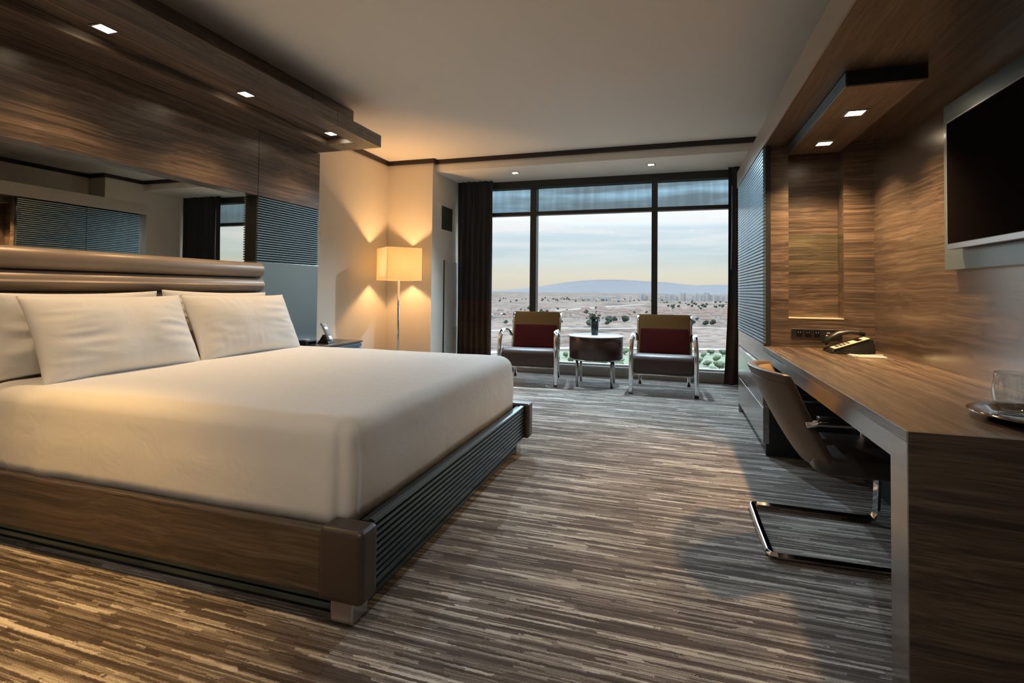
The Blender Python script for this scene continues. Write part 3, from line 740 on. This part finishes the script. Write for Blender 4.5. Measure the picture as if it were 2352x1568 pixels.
# ------------------------------------------------------------------ things on and above the desk
ot = empty('power_outlet_strip', (.96, YN, .845), 'black power and media outlet strip on the niche wall above the desk', 'outlet')
box('plate', .804, 1.113, YN - .012, YN - .001, .848, .910, 'black', ot, .002)
box('top_lip', .804, 1.113, YN - .014, YN - .001, .910, .915, 'steel', ot)
for x in (.850, .905, .962):
    soc = box('socket', x - .018, x + .018, YN - .015, YN - .012, .860, .900, 'screen', ot, .002)
    boxes('pin_hole', [(x - .009, x - .006, YN - .0155, YN - .015, .885, .893), (x + .006, x + .009, YN - .0155, YN - .015, .885, .893)], 'silver', soc)
for x in (1.03, 1.07): box('media_jack', x - .010, x + .010, YN - .015, YN - .012, .885, .893, 'silver', ot)
box('knob', 1.012, 1.025, YN - .03, YN - .012, .862, .875, 'ivory', ot, .005)

dp = empty('desk_phone', (1.08, 3.88, ZD), 'black corded desk telephone with tan keypad face at the niche', 'telephone')
pr = [(.955, ZD + .001), (1.20, ZD + .001), (1.205, ZD + .03), (1.19, ZD + .095), (1.175, ZD + .10), (.965, ZD + .02)]
prism_y('body', pr, 3.775, 3.965, 'black', dp, False, .006)
import itertools
ang = -math.atan2(.08, .21)
face = tilted_box('key_face', (1.072, 3.82, ZD + .066), (.205, .105, .006), ang, 'Y', 'ivory', dp, .002)
for r_, c_ in itertools.product(range(4), range(3)):
    t = -.075 + r_ * .022
    tilted_box('key', (1.072 + t * math.cos(ang), 3.797 + c_ * .024, ZD + .066 - t * math.sin(ang) + .004), (.014, .015, .004), ang, 'Y', 'black', face, .001)
tilted_box('display', (1.072 + .05 * math.cos(ang), 3.82, ZD + .066 - .05 * math.sin(ang) + .004), (.03, .08, .003), ang, 'Y', 'screen', face, .001)
hp = [(.955, 3.93, ZD + .045), (.985, 3.93, ZD + .085), (1.04, 3.93, ZD + .118), (1.10, 3.93, ZD + .13), (1.15, 3.93, ZD + .128), (1.185, 3.93, ZD + .115)]
sweep('handset', hp, [(x * 1, y * 1) for x, y in ((-.022, -.012), (.022, -.012), (.026, 0), (.018, .014), (-.018, .014), (-.026, 0))], 'black', dp, (0, 0, 1))
cord = []
for i in range(121):
    t = i / 120; a = t * 2 * PI * 20
    cord.append((.965 + .22 * t, 3.762 - .012 * math.sin(t * PI) + .005 * math.cos(a), ZD + .0075 + .005 * math.sin(a)))
sweep('coiled_cord', cord, circ(.0017, 5), 'black', dp)

np_ = empty('notepad', (1.11, 3.63, ZD), 'cream notepad lying on the desk in front of the telephone', 'notepad')
box('pad', 1.025, 1.20, 3.585, 3.69, ZD + .0008, ZD + .009, 'paper', np_, .001)
box('cover_fold', 1.025, 1.055, 3.585, 3.69, ZD + .009, ZD + .011, 'ivory', np_)
pen = sweep('pen', [(1.06, 3.60, ZD + .0135), (1.10, 3.615, ZD + .0135), (1.20, 3.655, ZD + .0135)], circ(.0042, 8), 'paper'); tag(pen, 'slim pale pen resting on the notepad', 'pen')

# tray with two tumblers
tx, ty = 1.085, 1.965
tray = lathe('serving_tray', [(r * .90, h) for r, h in [(.0, ZD + .006), (.145, ZD + .006), (.165, ZD + .010), (.178, ZD + .022), (.215, ZD + .026), (.228, ZD + .024), (.228, ZD + .021), (.214, ZD + .021), (.186, ZD + .017), (.172, ZD + .004), (.150, ZD + .0005), (.0, ZD + .0005)]], tx, ty, plain('dark_mirror_metal', (.30, .25, .21), .08, 1), None, 64)
tag(tray, 'round polished dark metal tray on the near end of the desk', 'tray')
def tumbler(x, y, label):
    z = ZD + .0062; k = .155
    pr = [(.0, 0), (.030, 0), (.037, .006), (.047, .035), (.0505, .062), (.0500, .085), (.0455, .120), (.0435, .132), (.0422, .132), (.0440, .118), (.0485, .085), (.0490, .062), (.0455, .036), (.035, .014), (.0, .010)]
    o = lathe('tumbler', [(r, z + h) for r, h in pr], x, y, 'glass', None, 48); return tag(o, label, 'glass', 'stemless glasses on the tray')
tumbler(1.015, 2.035, 'clear stemless glass on the tray, the one standing nearer the wall telephone')
tumbler(1.035, 1.915, 'clear stemless glass on the tray, the one cut by the right picture edge')

# ------------------------------------------------------------------ desk chair
dc = empty('desk_chair', (0, 0, 0), 'taupe leather cantilever desk chair with curved back and chrome sled base', 'chair')
# curved back shell: plan curve opens toward +X (the desk), leaning back at the top
def shell():
    ny, nz_ = 22, 12; v, f = [], []
    for layer in (0, 1):
        for k in range(nz_ + 1):
            t = k / nz_; z = .375 + .435 * t
            lean = .57 - .215 * t ** .9 + .02 * (1 - t) ** 3
            hw = .255 + .03 * t
            for i in range(ny + 1):
                u = -1 + 2 * i / ny
                xc = lean + (.09 + .02 * t) * abs(u) ** 2.2
                zz_ = z - (.010 * abs(u) ** 2 if t > .5 else 0) * (t - .5) * 2
                y = 2.84 + hw * u
                nrm = Vector((-1, .55 * u, 0)).normalized()
                p = Vector((xc, y, zz_)) - nrm * (.045 if layer else 0) * (1 if k < nz_ else .9)
                v.append(p)
    m = ny + 1; K = m * (nz_ + 1)
    for k in range(nz_):
        for i in range(ny):
            a = k * m + i; f.append((a, a + m, a + m + 1, a + 1)); f.append((K + a, K + a + 1, K + a + m + 1, K + a + m))
    for i in range(ny):
        a = i; f.append((a, a + 1, K + a + 1, K + a)); a = nz_ * m + i; f.append((a, K + a, K + a + 1, a + 1))
    for k in range(nz_):
        a = k * m; f.append((a, K + a, K + a + m, a + m)); a = k * m + ny; f.append((a, a + m, K + a + m, K + a))
    o = mesh('backrest', v, f, 'chairback', dc, True, .010, 3); return o
bk = shell()
# tan lining on the inner face and seam bead below the rim
v, f = [], []
ny, nz_ = 20, 8
for k in range(nz_ + 1):
    t = .12 + .84 * k / nz_; z = .375 + .435 * t; lean = .57 - .215 * t ** .9 + .02 * (1 - t) ** 3; hw = .255 + .03 * t
    for i in range(ny + 1):
        u = (-1 + 2 * i / ny) * .93; xc = lean + (.09 + .02 * t) * abs(u) ** 2.2; nrm = Vector((-1, .55 * u, 0)).normalized()
        zz_ = z - (.010 * abs(u) ** 2 if t > .5 else 0) * (t - .5) * 2
        v.append(Vector((xc, 2.84 + hw * u, zz_)) - nrm * .0475)
for k in range(nz_):
    for i in range(ny):
        a = k * (ny + 1) + i; f.append((a, a + 1, a + ny + 2, a + ny + 1))
lin = mesh('back_lining', v, f, 'chairin', bk, True)
lin.modifiers.new('thick', 'SOLIDIFY').thickness = .004
bead = []
for i in range(41):
    u = -1 + 2 * i / 40; t = .90; z = .375 + .435 * t; lean = .57 - .215 * t ** .9; hw = .255 + .03 * t
    xc = lean + (.09 + .02 * t) * abs(u) ** 2.2; nrm = Vector((-1, .55 * u, 0)).normalized()
    bead.append(Vector((xc, 2.84 + hw * u, z - .008 * u * u)) + nrm * .001)
sweep('seam', bead, circ(.0028, 6), 'chairback', bk)
# seat
ring = ring_rr(.60, 1.07, 2.585, 3.095, .07, 8, 10); v, f = [], []
pf_ = [(.012, .372), (.0, .382), (.0, .425), (.010, .441), (.035, .449), (.12, .455), (.22, .457)]
for ins, z in pf_:
    for x, y in ring_rr(.60 + ins, 1.07 - ins, 2.585 + ins, 3.095 - ins, max(.01, .07 - ins * .3), 8, 10): v.append((x, y, z))
nr = len(ring)
for k in range(len(pf_) - 1):
    for i in range(nr): j = (i + 1) % nr; f.append((k * nr + i, k * nr + j, (k + 1) * nr + j, (k + 1) * nr + i))
f.append(tuple((len(pf_) - 1) * nr + i for i in range(nr))); f.append(tuple(range(nr - 1, -1, -1)))
mesh('seat', v, f, 'chairseat', dc, True)
# chrome sled base: one continuous flat bar
sled = [(.93, 2.60, .36), (.985, 2.575, .34), (.995, 2.565, .20), (.99, 2.56, .05), (.975, 2.56, .022), (.94, 2.56, .014), (.60, 2.553, .014), (.44, 2.55, .014), (.42, 2.555, .014), (.412, 2.58, .014), (.41, 2.84, .014), (.412, 3.10, .014), (.42, 3.125, .014), (.44, 3.13, .014), (.60, 3.127, .014), (.94, 3.12, .014), (.975, 3.12, .022), (.99, 3.12, .05), (.995, 3.115, .20), (.985, 3.105, .34), (.93, 3.08, .36)]
sweep('sled_base', sled, [(-.017, -.008), (-.013, -.011), (.013, -.011), (.017, -.008), (.017, .008), (.013, .011), (-.013, .011), (-.017, .008)], 'chrome', dc, (0, 0, 1), False)
for sy, yy in ((-1, 2.572), (1, 3.108)):
    ap = [(.555, yy - sy * .0, .590), (.60, yy, .600), (.72, yy, .603), (.84, yy, .600), (.90, yy, .588), (.925, yy, .555), (.93, yy, .47), (.928, yy + (-sy) * .005, .40), (.92, yy - sy * .02, .365)]
    sweep('arm', ap, rect(.044, .022), 'chrome', dc, (0, 0, 1))
    box('arm_pad', .60, .86, yy - .022, yy + .022, .611, .628, 'black', dc, .006)

# ------------------------------------------------------------------ armchairs by the window
def armchair(name='armchair'):
    r = empty(name, (0, 0, 0))
    # local: faces -Y, front legs at y=0, feet on z=0
    for sx in (-1, 1):
        xf, xb = sx * .352, sx * .325
        pts = [(xf, .012, .0), (xf, .008, .20), (xf, .006, .40), (xf * .995, .012, .50), (xf * .985, .035, .575), (xf * .97, .085, .635), (xf * .955, .16, .668), (xf * .94, .26, .672), (xb, .40, .645), (xb, .52, .60), (xb, .60, .56)]
        # smooth with Catmull-Rom
        sm = []
        for i in range(len(pts) - 1):
            p0, p1, p2, p3 = [Vector(pts[max(0, min(len(pts) - 1, i + q))]) for q in (-1, 0, 1, 2)]
            for t in (0, .25, .5, .75):
                sm.append(.5 * ((2 * p1) + (p2 - p0) * t + (2 * p0 - 5 * p1 + 4 * p2 - p3) * t * t + (3 * p1 - p0 - 3 * p2 + p3) * t ** 3))
        sm.append(Vector(pts[-1]))
        sweep('arm_leg', sm, rect(.048, .012), 'chrome', r, (0, -1, 0))
        sweep('rear_leg', [(sx * .292, .735, 0), (sx * .292, .72, .20), (sx * .30, .70, .34)], rect(.042, .014), 'chrome', r, (0, 1, 0))
        sweep('back_post', [(sx * .312, .60, .34), (sx * .312, .665, .55), (sx * .316, .735, .76), (sx * .318, .775, .862)], rect(.016, .030), 'chrome', r, (1, 0, 0))
        sweep('side_rail', [(sx * .312, .03, .245), (sx * .312, .40, .27), (sx * .312, .70, .345)], rect(.014, .030), 'chrome', r, (1, 0, 0))
    # seat: thick rolled cushion
    w = .335; prof = []
    for a in range(0, 9):
        t = PI + PI / 2 * a / 8; prof.append((.06 + .055 * math.cos(t), .300 + .055 * math.sin(t)))
    prof = [(.03, .232), (.012, .245), (.004, .28), (.002, .33), (.006, .385), (.022, .425), (.055, .450), (.10, .460), (.20, .452), (.35, .425), (.50, .40), (.60, .395), (.615, .37), (.60, .33), (.45, .27), (.20, .232)]
    m = len(prof); secs = [(-w, .94), (-w + .012, .985), (-w + .05, 1), (-.18, 1.0), (0, .985), (.18, 1.0), (w - .05, 1), (w - .012, .985), (w, .94)]
    v, f = [], []; cy = sum(p[0] for p in prof) / m; cz = sum(p[1] for p in prof) / m
    for x, s_ in secs:
        for y, z in prof:
            zz_ = cz + (z - cz) * (s_ if z > cz else 1); v.append((x, cy + (y - cy) * min(1, s_ + .01), zz_))
    for k in range(len(secs) - 1):
        for j in range(m): q = (j + 1) % m; f.append((k * m + j, k * m + q, (k + 1) * m + q, (k + 1) * m + j))
    f.append(tuple(range(m - 1, -1, -1))); f.append(tuple((len(secs) - 1) * m + j for j in range(m)))
    o = mesh('seat', v, f, 'seat', r, True)
    md = o.modifiers.new('sub', 'SUBSURF'); md.levels = md.render_levels = 1
    def slab(name, w2, zlo, zhi, th, off, mat, crown=0):
        vv, ff = [], []; n = 8; k2 = 8
        for layer in (0, 1):
            for k in range(k2 + 1):
                z = zlo + (zhi - zlo) * k / k2; y = .60 + (z - .40) * .385 + off
                for i in range(n + 1):
                    u = -1 + 2 * i / n
                    y2 = y + .018 * (1 - u * u) - layer * (th + crown * (1 - u * u) * math.sin(PI * k / k2))
                    vv.append((u * w2, y2, z))
        mm = n + 1; K = mm * (k2 + 1)
        for k in range(k2):
            for i in range(n):
                a = k * mm + i; ff.append((a, a + mm, a + mm + 1, a + 1)); ff.append((K + a, K + a + 1, K + a + mm + 1, K + a + mm))
        for i in range(n): ff.append((i, i + 1, K + i + 1, K + i)); a = k2 * mm + i; ff.append((a, K + a, K + a + 1, a + 1))
        for k in range(k2): a = k * mm; ff.append((a, K + a, K + a + mm, a + mm)); a = k * mm + n; ff.append((a, a + mm, K + a + mm, K + a))
        return mesh(name, vv, ff, mat, r, True, .004)
    slab('backrest', .303, .40, .868, .018, .0, 'gold')
    slab('back_cushion', .285, .405, .705, .020, -.022, 'maroon', .012)
    sweep('top_rail', [(-.322, .782, .866), (0, .80, .866), (.322, .782, .866)], circ(.011, 8), 'gold', r)
    sweep('front_rail', [(-.352, .02, .228), (.352, .02, .228)], circ(.010, 8), 'chrome', r)
    return r
ac = armchair()
tag(ac, 'chrome armchair with brown seat and maroon back, the one near the cabinet', 'chair', 'armchairs by the window')
ac.location = (-.098, 6.09, 0); ac.rotation_euler = (0, 0, .0)
ac2 = copy_tree(ac); ac2.location = (-1.69, 6.14, 0); ac2.rotation_euler = (0, 0, .09)
tag(ac2, 'chrome armchair with brown seat and maroon back, the one beside the bed foot', 'chair', 'armchairs by the window')

# round side table with plant
sx_, sy_ = -.912, 6.55
st = empty('side_table', (sx_, sy_, 0), 'round dark wood drum table with frosted white top on slim metal legs', 'table')
lathe('drum', [(.0, .322), (.325, .322), (.330, .33), (.330, .598), (.327, .602), (.0, .602)], sx_, sy_, 'tablewood', st, 56)
lathe('top', [(.0, .6025), (.338, .6025), (.340, .606), (.340, .613), (.337, .616), (.0, .616)], sx_, sy_, 'tabletop', st, 56)
lathe('bottom_ring', [(.3305, .322), (.336, .322), (.336, .334), (.3305, .334)], sx_, sy_, 'steel', st, 56)
for a in range(4):
    t = PI / 4 + PI / 2 * a + .05; x, y = sx_ + .295 * math.cos(t), sy_ + .295 * math.sin(t)
    sweep('leg', [(x, y, 0), (x, y, .16), (x, y, .322)], circ(.017, 14), 'steel', st, (0, 1, 0))

pp = empty('potted_plant', (sx_ - .015, sy_, .616), 'small leafy plant in a tall black tapered pot on the round table', 'plant')
px_, py_ = sx_ - .015, sy_
lathe('pot', [(.0, .6165), (.036, .6165), (.040, .62), (.053, .81), (.050, .81), (.047, .80), (.0, .80)], px_, py_, 'black', pp, 28)
random.seed(11)
for k in range(24):
    a = random.uniform(0, 2 * PI); el = random.uniform(.35, 1.35); L = random.uniform(.055, .115)
    d = Vector((math.cos(a) * math.cos(el), math.sin(a) * math.cos(el), math.sin(el))); b0 = Vector((px_, py_, .80)) + Vector((math.cos(a), math.sin(a), 0)) * .02
    pts = [b0, b0 + d * L * .5, b0 + d * L + Vector((0, 0, -.025 * math.cos(el)))]
    stem = sweep('stem', pts, circ(.0016, 5), 'leaf', pp, (0, .3, 1))
    for q in range(7):
        t = .3 + .7 * q / 6; c = pts[0].lerp(pts[1], min(1, t * 2)) if t < .5 else pts[1].lerp(pts[2], (t - .5) * 2)
        s1 = random.uniform(.011, .018); o1 = Vector((random.uniform(-1, 1), random.uniform(-1, 1), random.uniform(-.4, .8))).normalized()
        o2 = o1.cross(Vector((random.uniform(-1, 1), random.uniform(-1, 1), random.uniform(-1, 1)))).normalized()
        tip = c + o1 * s1 * 2.0; mid = c + o1 * s1
        mesh('leaf', [c, mid + o2 * s1 * .55 + Vector((0, 0, .002)), tip, mid - o2 * s1 * .55 + Vector((0, 0, .002)), mid - Vector((0, 0, .0015))], [(0, 4, 1), (1, 4, 2), (2, 4, 3), (3, 4, 0)], 'leaf', stem)

# ------------------------------------------------------------------ entry end of the room behind the camera: one warm downlight, three unseen lamps added for fill
for x, y, lab, e, c in ((-2.3, .75, 'square ceiling downlight over the near side of the bed', 160, (1.0, .54, .12)), (-.6, .3, 'unseen square ceiling lamp added as fill behind the bed foot', 26, (1.0, .90, .78)),
                        (-1.7, -.8, 'unseen square ceiling lamp added as fill near the entrance', 34, (1.0, .90, .78)), (.5, -.7, 'unseen square ceiling lamp added as fill near the desk end', 9, (1.0, .90, .78))):
    downlight(x, y, ZC, lab, 'ceiling downlights', e, size=.10, spread=1.0 if e > 100 else 2.7, col=c)

# ------------------------------------------------------------------ the view outside
GZ = -35.0
def dirpix(x, y):
    d = B @ Vector(((x - CX) / F_PX, 1, -(y - CY) / F_PX)); return d
def on_ground(x, y):
    d = dirpix(x, y); t = (GZ - 1.16) / d.z; return Vector((0, 0, 1.16)) + d * t
def at_depth(x, Y):
    d = dirpix(x, 672); t = Y / d.y; return Vector((d.x * t, Y, GZ))
g = mesh('desert_ground', [(-22000, 60, GZ), (16000, 60, GZ), (16000, 17500, GZ), (-22000, 17500, GZ)], [(0, 1, 2, 3)], 'soil'); struct(g, 'dry pinkish desert plain stretching to the horizon', 'ground')
# mountain range
def mountain():
    prof = [(500, 666), (800, 661), (960, 666), (1080, 664), (1140, 667), (1190, 664), (1230, 659), (1270, 653), (1300, 648), (1340, 644), (1380, 642), (1420, 642), (1460, 644), (1500, 647), (1530, 648), (1560, 652), (1600, 655), (1640, 654), (1700, 655), (1780, 658), (1950, 662), (2150, 655), (2400, 664)]
    v, f = [], []; Y0 = 15000; n = 220; rows = 7
    def hz(px):
        for (a, ya), (b, yb) in zip(prof, prof[1:]):
            if a <= px <= b: return ya + (yb - ya) * (px - a) / (b - a)
        return 664
    for i in range(n + 1):
        px = 500 + 1900 * i / n; d = dirpix(px, hz(px)); t = Y0 / d.y; top = Vector((0, 0, 1.16)) + d * t
        for k in range(rows + 1):
            u = k / rows; h = GZ + (top.z - GZ) * u
            y = Y0 - 1800 * (1 - u) ** 1.2 + 150 * noise.noise(Vector((i * .23, k * .6, 2))) * (1 - u) * 1.0
            x = top.x; v.append((x, y, h + (12 * noise.noise(Vector((i * .31, k * .5, 0))) * math.sin(PI * u))))
        v.append((top.x, Y0 + 2500, GZ))
    m = rows + 2
    for i in range(n):
        for k in range(m - 1): a = i * m + k; f.append((a, a + m, a + m + 1, a + 1))
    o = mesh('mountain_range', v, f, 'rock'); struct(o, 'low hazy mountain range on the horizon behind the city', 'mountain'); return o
mountain()
TAKEN = []
# roads: thin raised strips
def road(pts, w, label, mat='asphalt'):
    v, f = [], []
    P = [on_ground(*p) for p in pts]
    for a_, b_ in zip(P, P[1:]):
        n_ = int((b_ - a_).length / 6) + 1
        TAKEN.extend((a_.lerp(b_, q_ / n_), w / 2 + 1) for q_ in range(n_))
    for i, p in enumerate(P):
        t = (P[min(i + 1, len(P) - 1)] - P[max(i - 1, 0)]).normalized(); s_ = Vector((-t.y, t.x, 0)) * w / 2
        v += [p + s_ + Vector((0, 0, .1)), p - s_ + Vector((0, 0, .1)), p + s_ + Vector((0, 0, .35)), p - s_ + Vector((0, 0, .35))]
    for i in range(len(P) - 1):
        a = i * 4; f += [(a + 2, a + 3, a + 7, a + 6), (a, a + 2, a + 6, a + 4), (a + 1, a + 5, a + 7, a + 3)]
    o = mesh('road', v, f, mat); return tag(o, label, 'road')
road([(1090, 724), (1200, 717), (1310, 711), (1400, 704), (1480, 699)], 14, 'pale road slanting across the desert behind the chairs')
road([(1100, 762), (1180, 757), (1300, 754), (1420, 755), (1560, 752), (1720, 756)], 9, 'pale track crossing the open desert below the houses')
road([(1100, 812), (1290, 800), (1440, 800), (1640, 803), (1720, 806)], 10, 'street running past the trees at the foot of the building')
lw = mesh('park_lawn', [on_ground(1240, 806) + Vector((0, 0, .15)), on_ground(1720, 812) + Vector((0, 0, .15)), on_ground(1780, 880) + Vector((0, 0, .15)), on_ground(1160, 870) + Vector((0, 0, .15))], [(0, 3, 2, 1)], 'grass'); tag(lw, 'strip of green grass below the window', 'lawn')

# trees: clumped leafy crown with a trunk
def tree_proto(seed, mat):
    random.seed(seed); bm = bmesh.new()
    for k in range(9):
        a = random.uniform(0, 2 * PI); rr = random.uniform(0, .55); s_ = random.uniform(.32, .55)
        M_ = Matrix.Translation((rr * math.cos(a), rr * math.sin(a), .75 + random.uniform(-.15, .45))) @ Matrix.Diagonal((s_, s_, s_ * .85, 1))
        bmesh.ops.create_icosphere(bm, subdivisions=2, radius=1, matrix=M_)
    for v_ in bm.verts: v_.co += Vector([noise.noise(v_.co * 6 + Vector((q * 9, seed, 0))) * .13 for q in range(3)])
    me = bpy.data.meshes.new('crown'); bm.to_mesh(me); bm.free(); me.materials.append(MT[mat])
    bm = bmesh.new(); bmesh.ops.create_cone(bm, cap_ends=True, segments=8, radius1=.09, radius2=.06, depth=.5, matrix=Matrix.Translation((0, 0, .25)))
    tm = bpy.data.meshes.new('trunk'); bm.to_mesh(tm); bm.free(); tm.materials.append(MT['trunk'])
    return me, tm
def free(p, r):
    if any((p - q).length < r + rq for q, rq in TAKEN): return False
    TAKEN.append((p.copy(), r)); return True
protos = [tree_proto(1, 'tree'), tree_proto(2, 'tree'), tree_proto(3, 'tree2'), tree_proto(4, 'tree2')]
def put_tree(p, s_, k, label, group):
    if not free(p, s_ * 1.12): return
    r = empty('tree', p, label, 'tree', group); me, tm = protos[k]
    for n_, m_ in (('crown', me), ('trunk', tm)):
        o = bpy.data.objects.new(n_, m_); COL.objects.link(o); o.parent = r; WL[o.name] = Vector(p)
    r.scale = (s_, s_, s_ * random.uniform(.8, 1.1)); r.rotation_euler = (0, 0, random.uniform(0, 6))
# houses: stucco walls with hipped roof and windows
def house_proto(w, d, h):
    wl = bpy.data.meshes.new('walls'); wl.from_pydata(boxv(-w / 2, w / 2, -d / 2, d / 2, 0, h), [], BOXF); wl.materials.append(MT['stucco'])
    rf = bpy.data.meshes.new('roof'); e = .5
    rf.from_pydata([(-w / 2 - e, -d / 2 - e, h), (w / 2 + e, -d / 2 - e, h), (w / 2 + e, d / 2 + e, h), (-w / 2 - e, d / 2 + e, h), (-w / 4, 0, h + d * .28), (w / 4, 0, h + d * .28)], [], [(0, 1, 5, 4), (2, 3, 4, 5), (1, 2, 5), (3, 0, 4), (3, 2, 1, 0)]); rf.materials.append(MT['rooft'])
    wn = bpy.data.meshes.new('window'); wn.from_pydata(boxv(-.9, .9, -d / 2 - .08, -d / 2, h * .35, h * .75), [], BOXF); wn.materials.append(MT['towerg'])
    return wl, rf, wn
hps = [house_proto(12, 9, 4), house_proto(15, 10, 5.5), house_proto(10, 9, 5)]
random.seed(5)
def put_house(p, label, group):
    r = empty('house', p, label, 'house', group); hp_ = random.choice(hps)
    for n_, m_, dx in (('walls', hp_[0], 0), ('roof', hp_[1], 0), ('window', hp_[2], -3), ('window', hp_[2], 2.5)):
        o = bpy.data.objects.new(n_, m_); COL.objects.link(o); o.parent = r; o.location = (dx, 0, 0); WL[o.name] = Vector(p)
    r.rotation_euler = (0, 0, random.uniform(-.5, .5)); r.scale = [random.uniform(.85, 1.2)] * 3
n_h = 0
for i in range(900):
    if n_h >= 110: break
    x = random.uniform(1490, 1680) if random.random() < .6 else random.uniform(1140, 1480); y = random.uniform(714, 742)
    p = on_ground(x, y)
    if y > 738 and x < 1480: continue
    if not free(p, 10.5): continue
    n_h += 1; put_house(p, 'small tan stucco house with tiled roof on the plain', 'houses on the plain')
for (x, y, w_) in [(1235, 712, 1), (1262, 713, 1), (1180, 714, 1), (1205, 716, 1)]:
    if free(on_ground(x, y), 11): put_house(on_ground(x, y), 'low pale building on the open desert left of the grove', 'low desert buildings')

# city skyline
def tower(px, ybase, hpx, wpx, mat, label):
    p = on_ground(px, ybase); dist = p.y; k = dist / F_PX * .97; w_ = wpx * k; h_ = hpx * k * random.uniform(.7, 1.0); d_ = max(12, w_ * .7)
    if not free(p + Vector((0, d_ / 2, 0)), max(w_, d_) * .5): return
    r = empty('city_tower', p, label, 'building', 'city towers on the horizon')
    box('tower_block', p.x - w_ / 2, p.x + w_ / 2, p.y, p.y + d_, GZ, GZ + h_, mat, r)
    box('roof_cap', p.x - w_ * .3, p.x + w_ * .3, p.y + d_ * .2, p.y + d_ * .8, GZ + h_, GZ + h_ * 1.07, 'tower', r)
    nw = max(2, min(5, int(wpx / 3)))
    for i in range(nw):
        x0 = p.x - w_ / 2 + w_ * (i + .25) / nw
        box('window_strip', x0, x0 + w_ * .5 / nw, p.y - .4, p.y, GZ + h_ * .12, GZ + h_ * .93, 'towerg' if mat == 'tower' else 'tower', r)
random.seed(9)
sky = [(1335, 688, 9, 7), (1365, 689, 11, 9), (1392, 690, 12, 26), (1420, 689, 13, 7), (1448, 690, 15, 6), (1470, 690, 14, 8), (1478, 690, 18, 9), (1486, 690, 16, 7), (1520, 691, 15, 8), (1532, 691, 17, 8), (1545, 691, 20, 12), (1556, 691, 13, 6), (1566, 691, 20, 6), (1573, 691, 21, 5), (1592, 692, 15, 7), (1602, 692, 24, 8), (1612, 692, 18, 6), (1620, 692, 26, 6), (1628, 692, 22, 5), (1634, 692, 15, 6), (1644, 692, 17, 6), (1652, 692, 13, 8), (1662, 692, 16, 7), (1510, 691, 10, 10), (1583, 692, 11, 10), (1350, 689, 7, 12)]
for i, (x, yb, h_, w_) in enumerate(sky):
    tower(x, yb, h_, w_, 'towerg' if i % 4 == 1 else 'tower', 'pale high-rise tower in the distant city skyline')
random.seed(21)
for (x, y) in [(1300, 822), (1312, 835), (1325, 815), (1345, 842), (1385, 843), (1405, 826), (1425, 838), (1435, 815), (1615, 822), (1625, 842), (1632, 815), (1645, 832), (1652, 850), (1640, 862), (1618, 858), (1660, 818), (1296, 848), (1366, 850), (1420, 850), (1606, 836)]:
    put_tree(on_ground(x, y), random.uniform(2.0, 3.4), random.choice((2, 3)), 'green street tree below the window', 'street trees below the window')
for i in range(90):
    x = random.uniform(1140, 1670); y = random.uniform(710, 750)
    put_tree(on_ground(x, y), random.uniform(2.4, 5.0), random.choice((0, 1)), 'dusty dark green tree among the houses on the plain', 'trees among the houses')
for (x, y) in [(1408, 738), (1420, 736), (1430, 738), (1442, 735), (1398, 741), (1436, 741)]:
    put_tree(on_ground(x, y), random.uniform(5, 7), 0, 'dense dark tree in the grove behind the round table', 'grove behind the table')
for i in range(110):
    x = random.uniform(1140, 1670); y = random.uniform(690, 708) if x > 1500 else random.uniform(684, 694)
    put_tree(on_ground(x, y), random.uniform(3.0, 5.5), random.choice((0, 1)), 'far dark tree in the belt before the city', 'trees before the city')
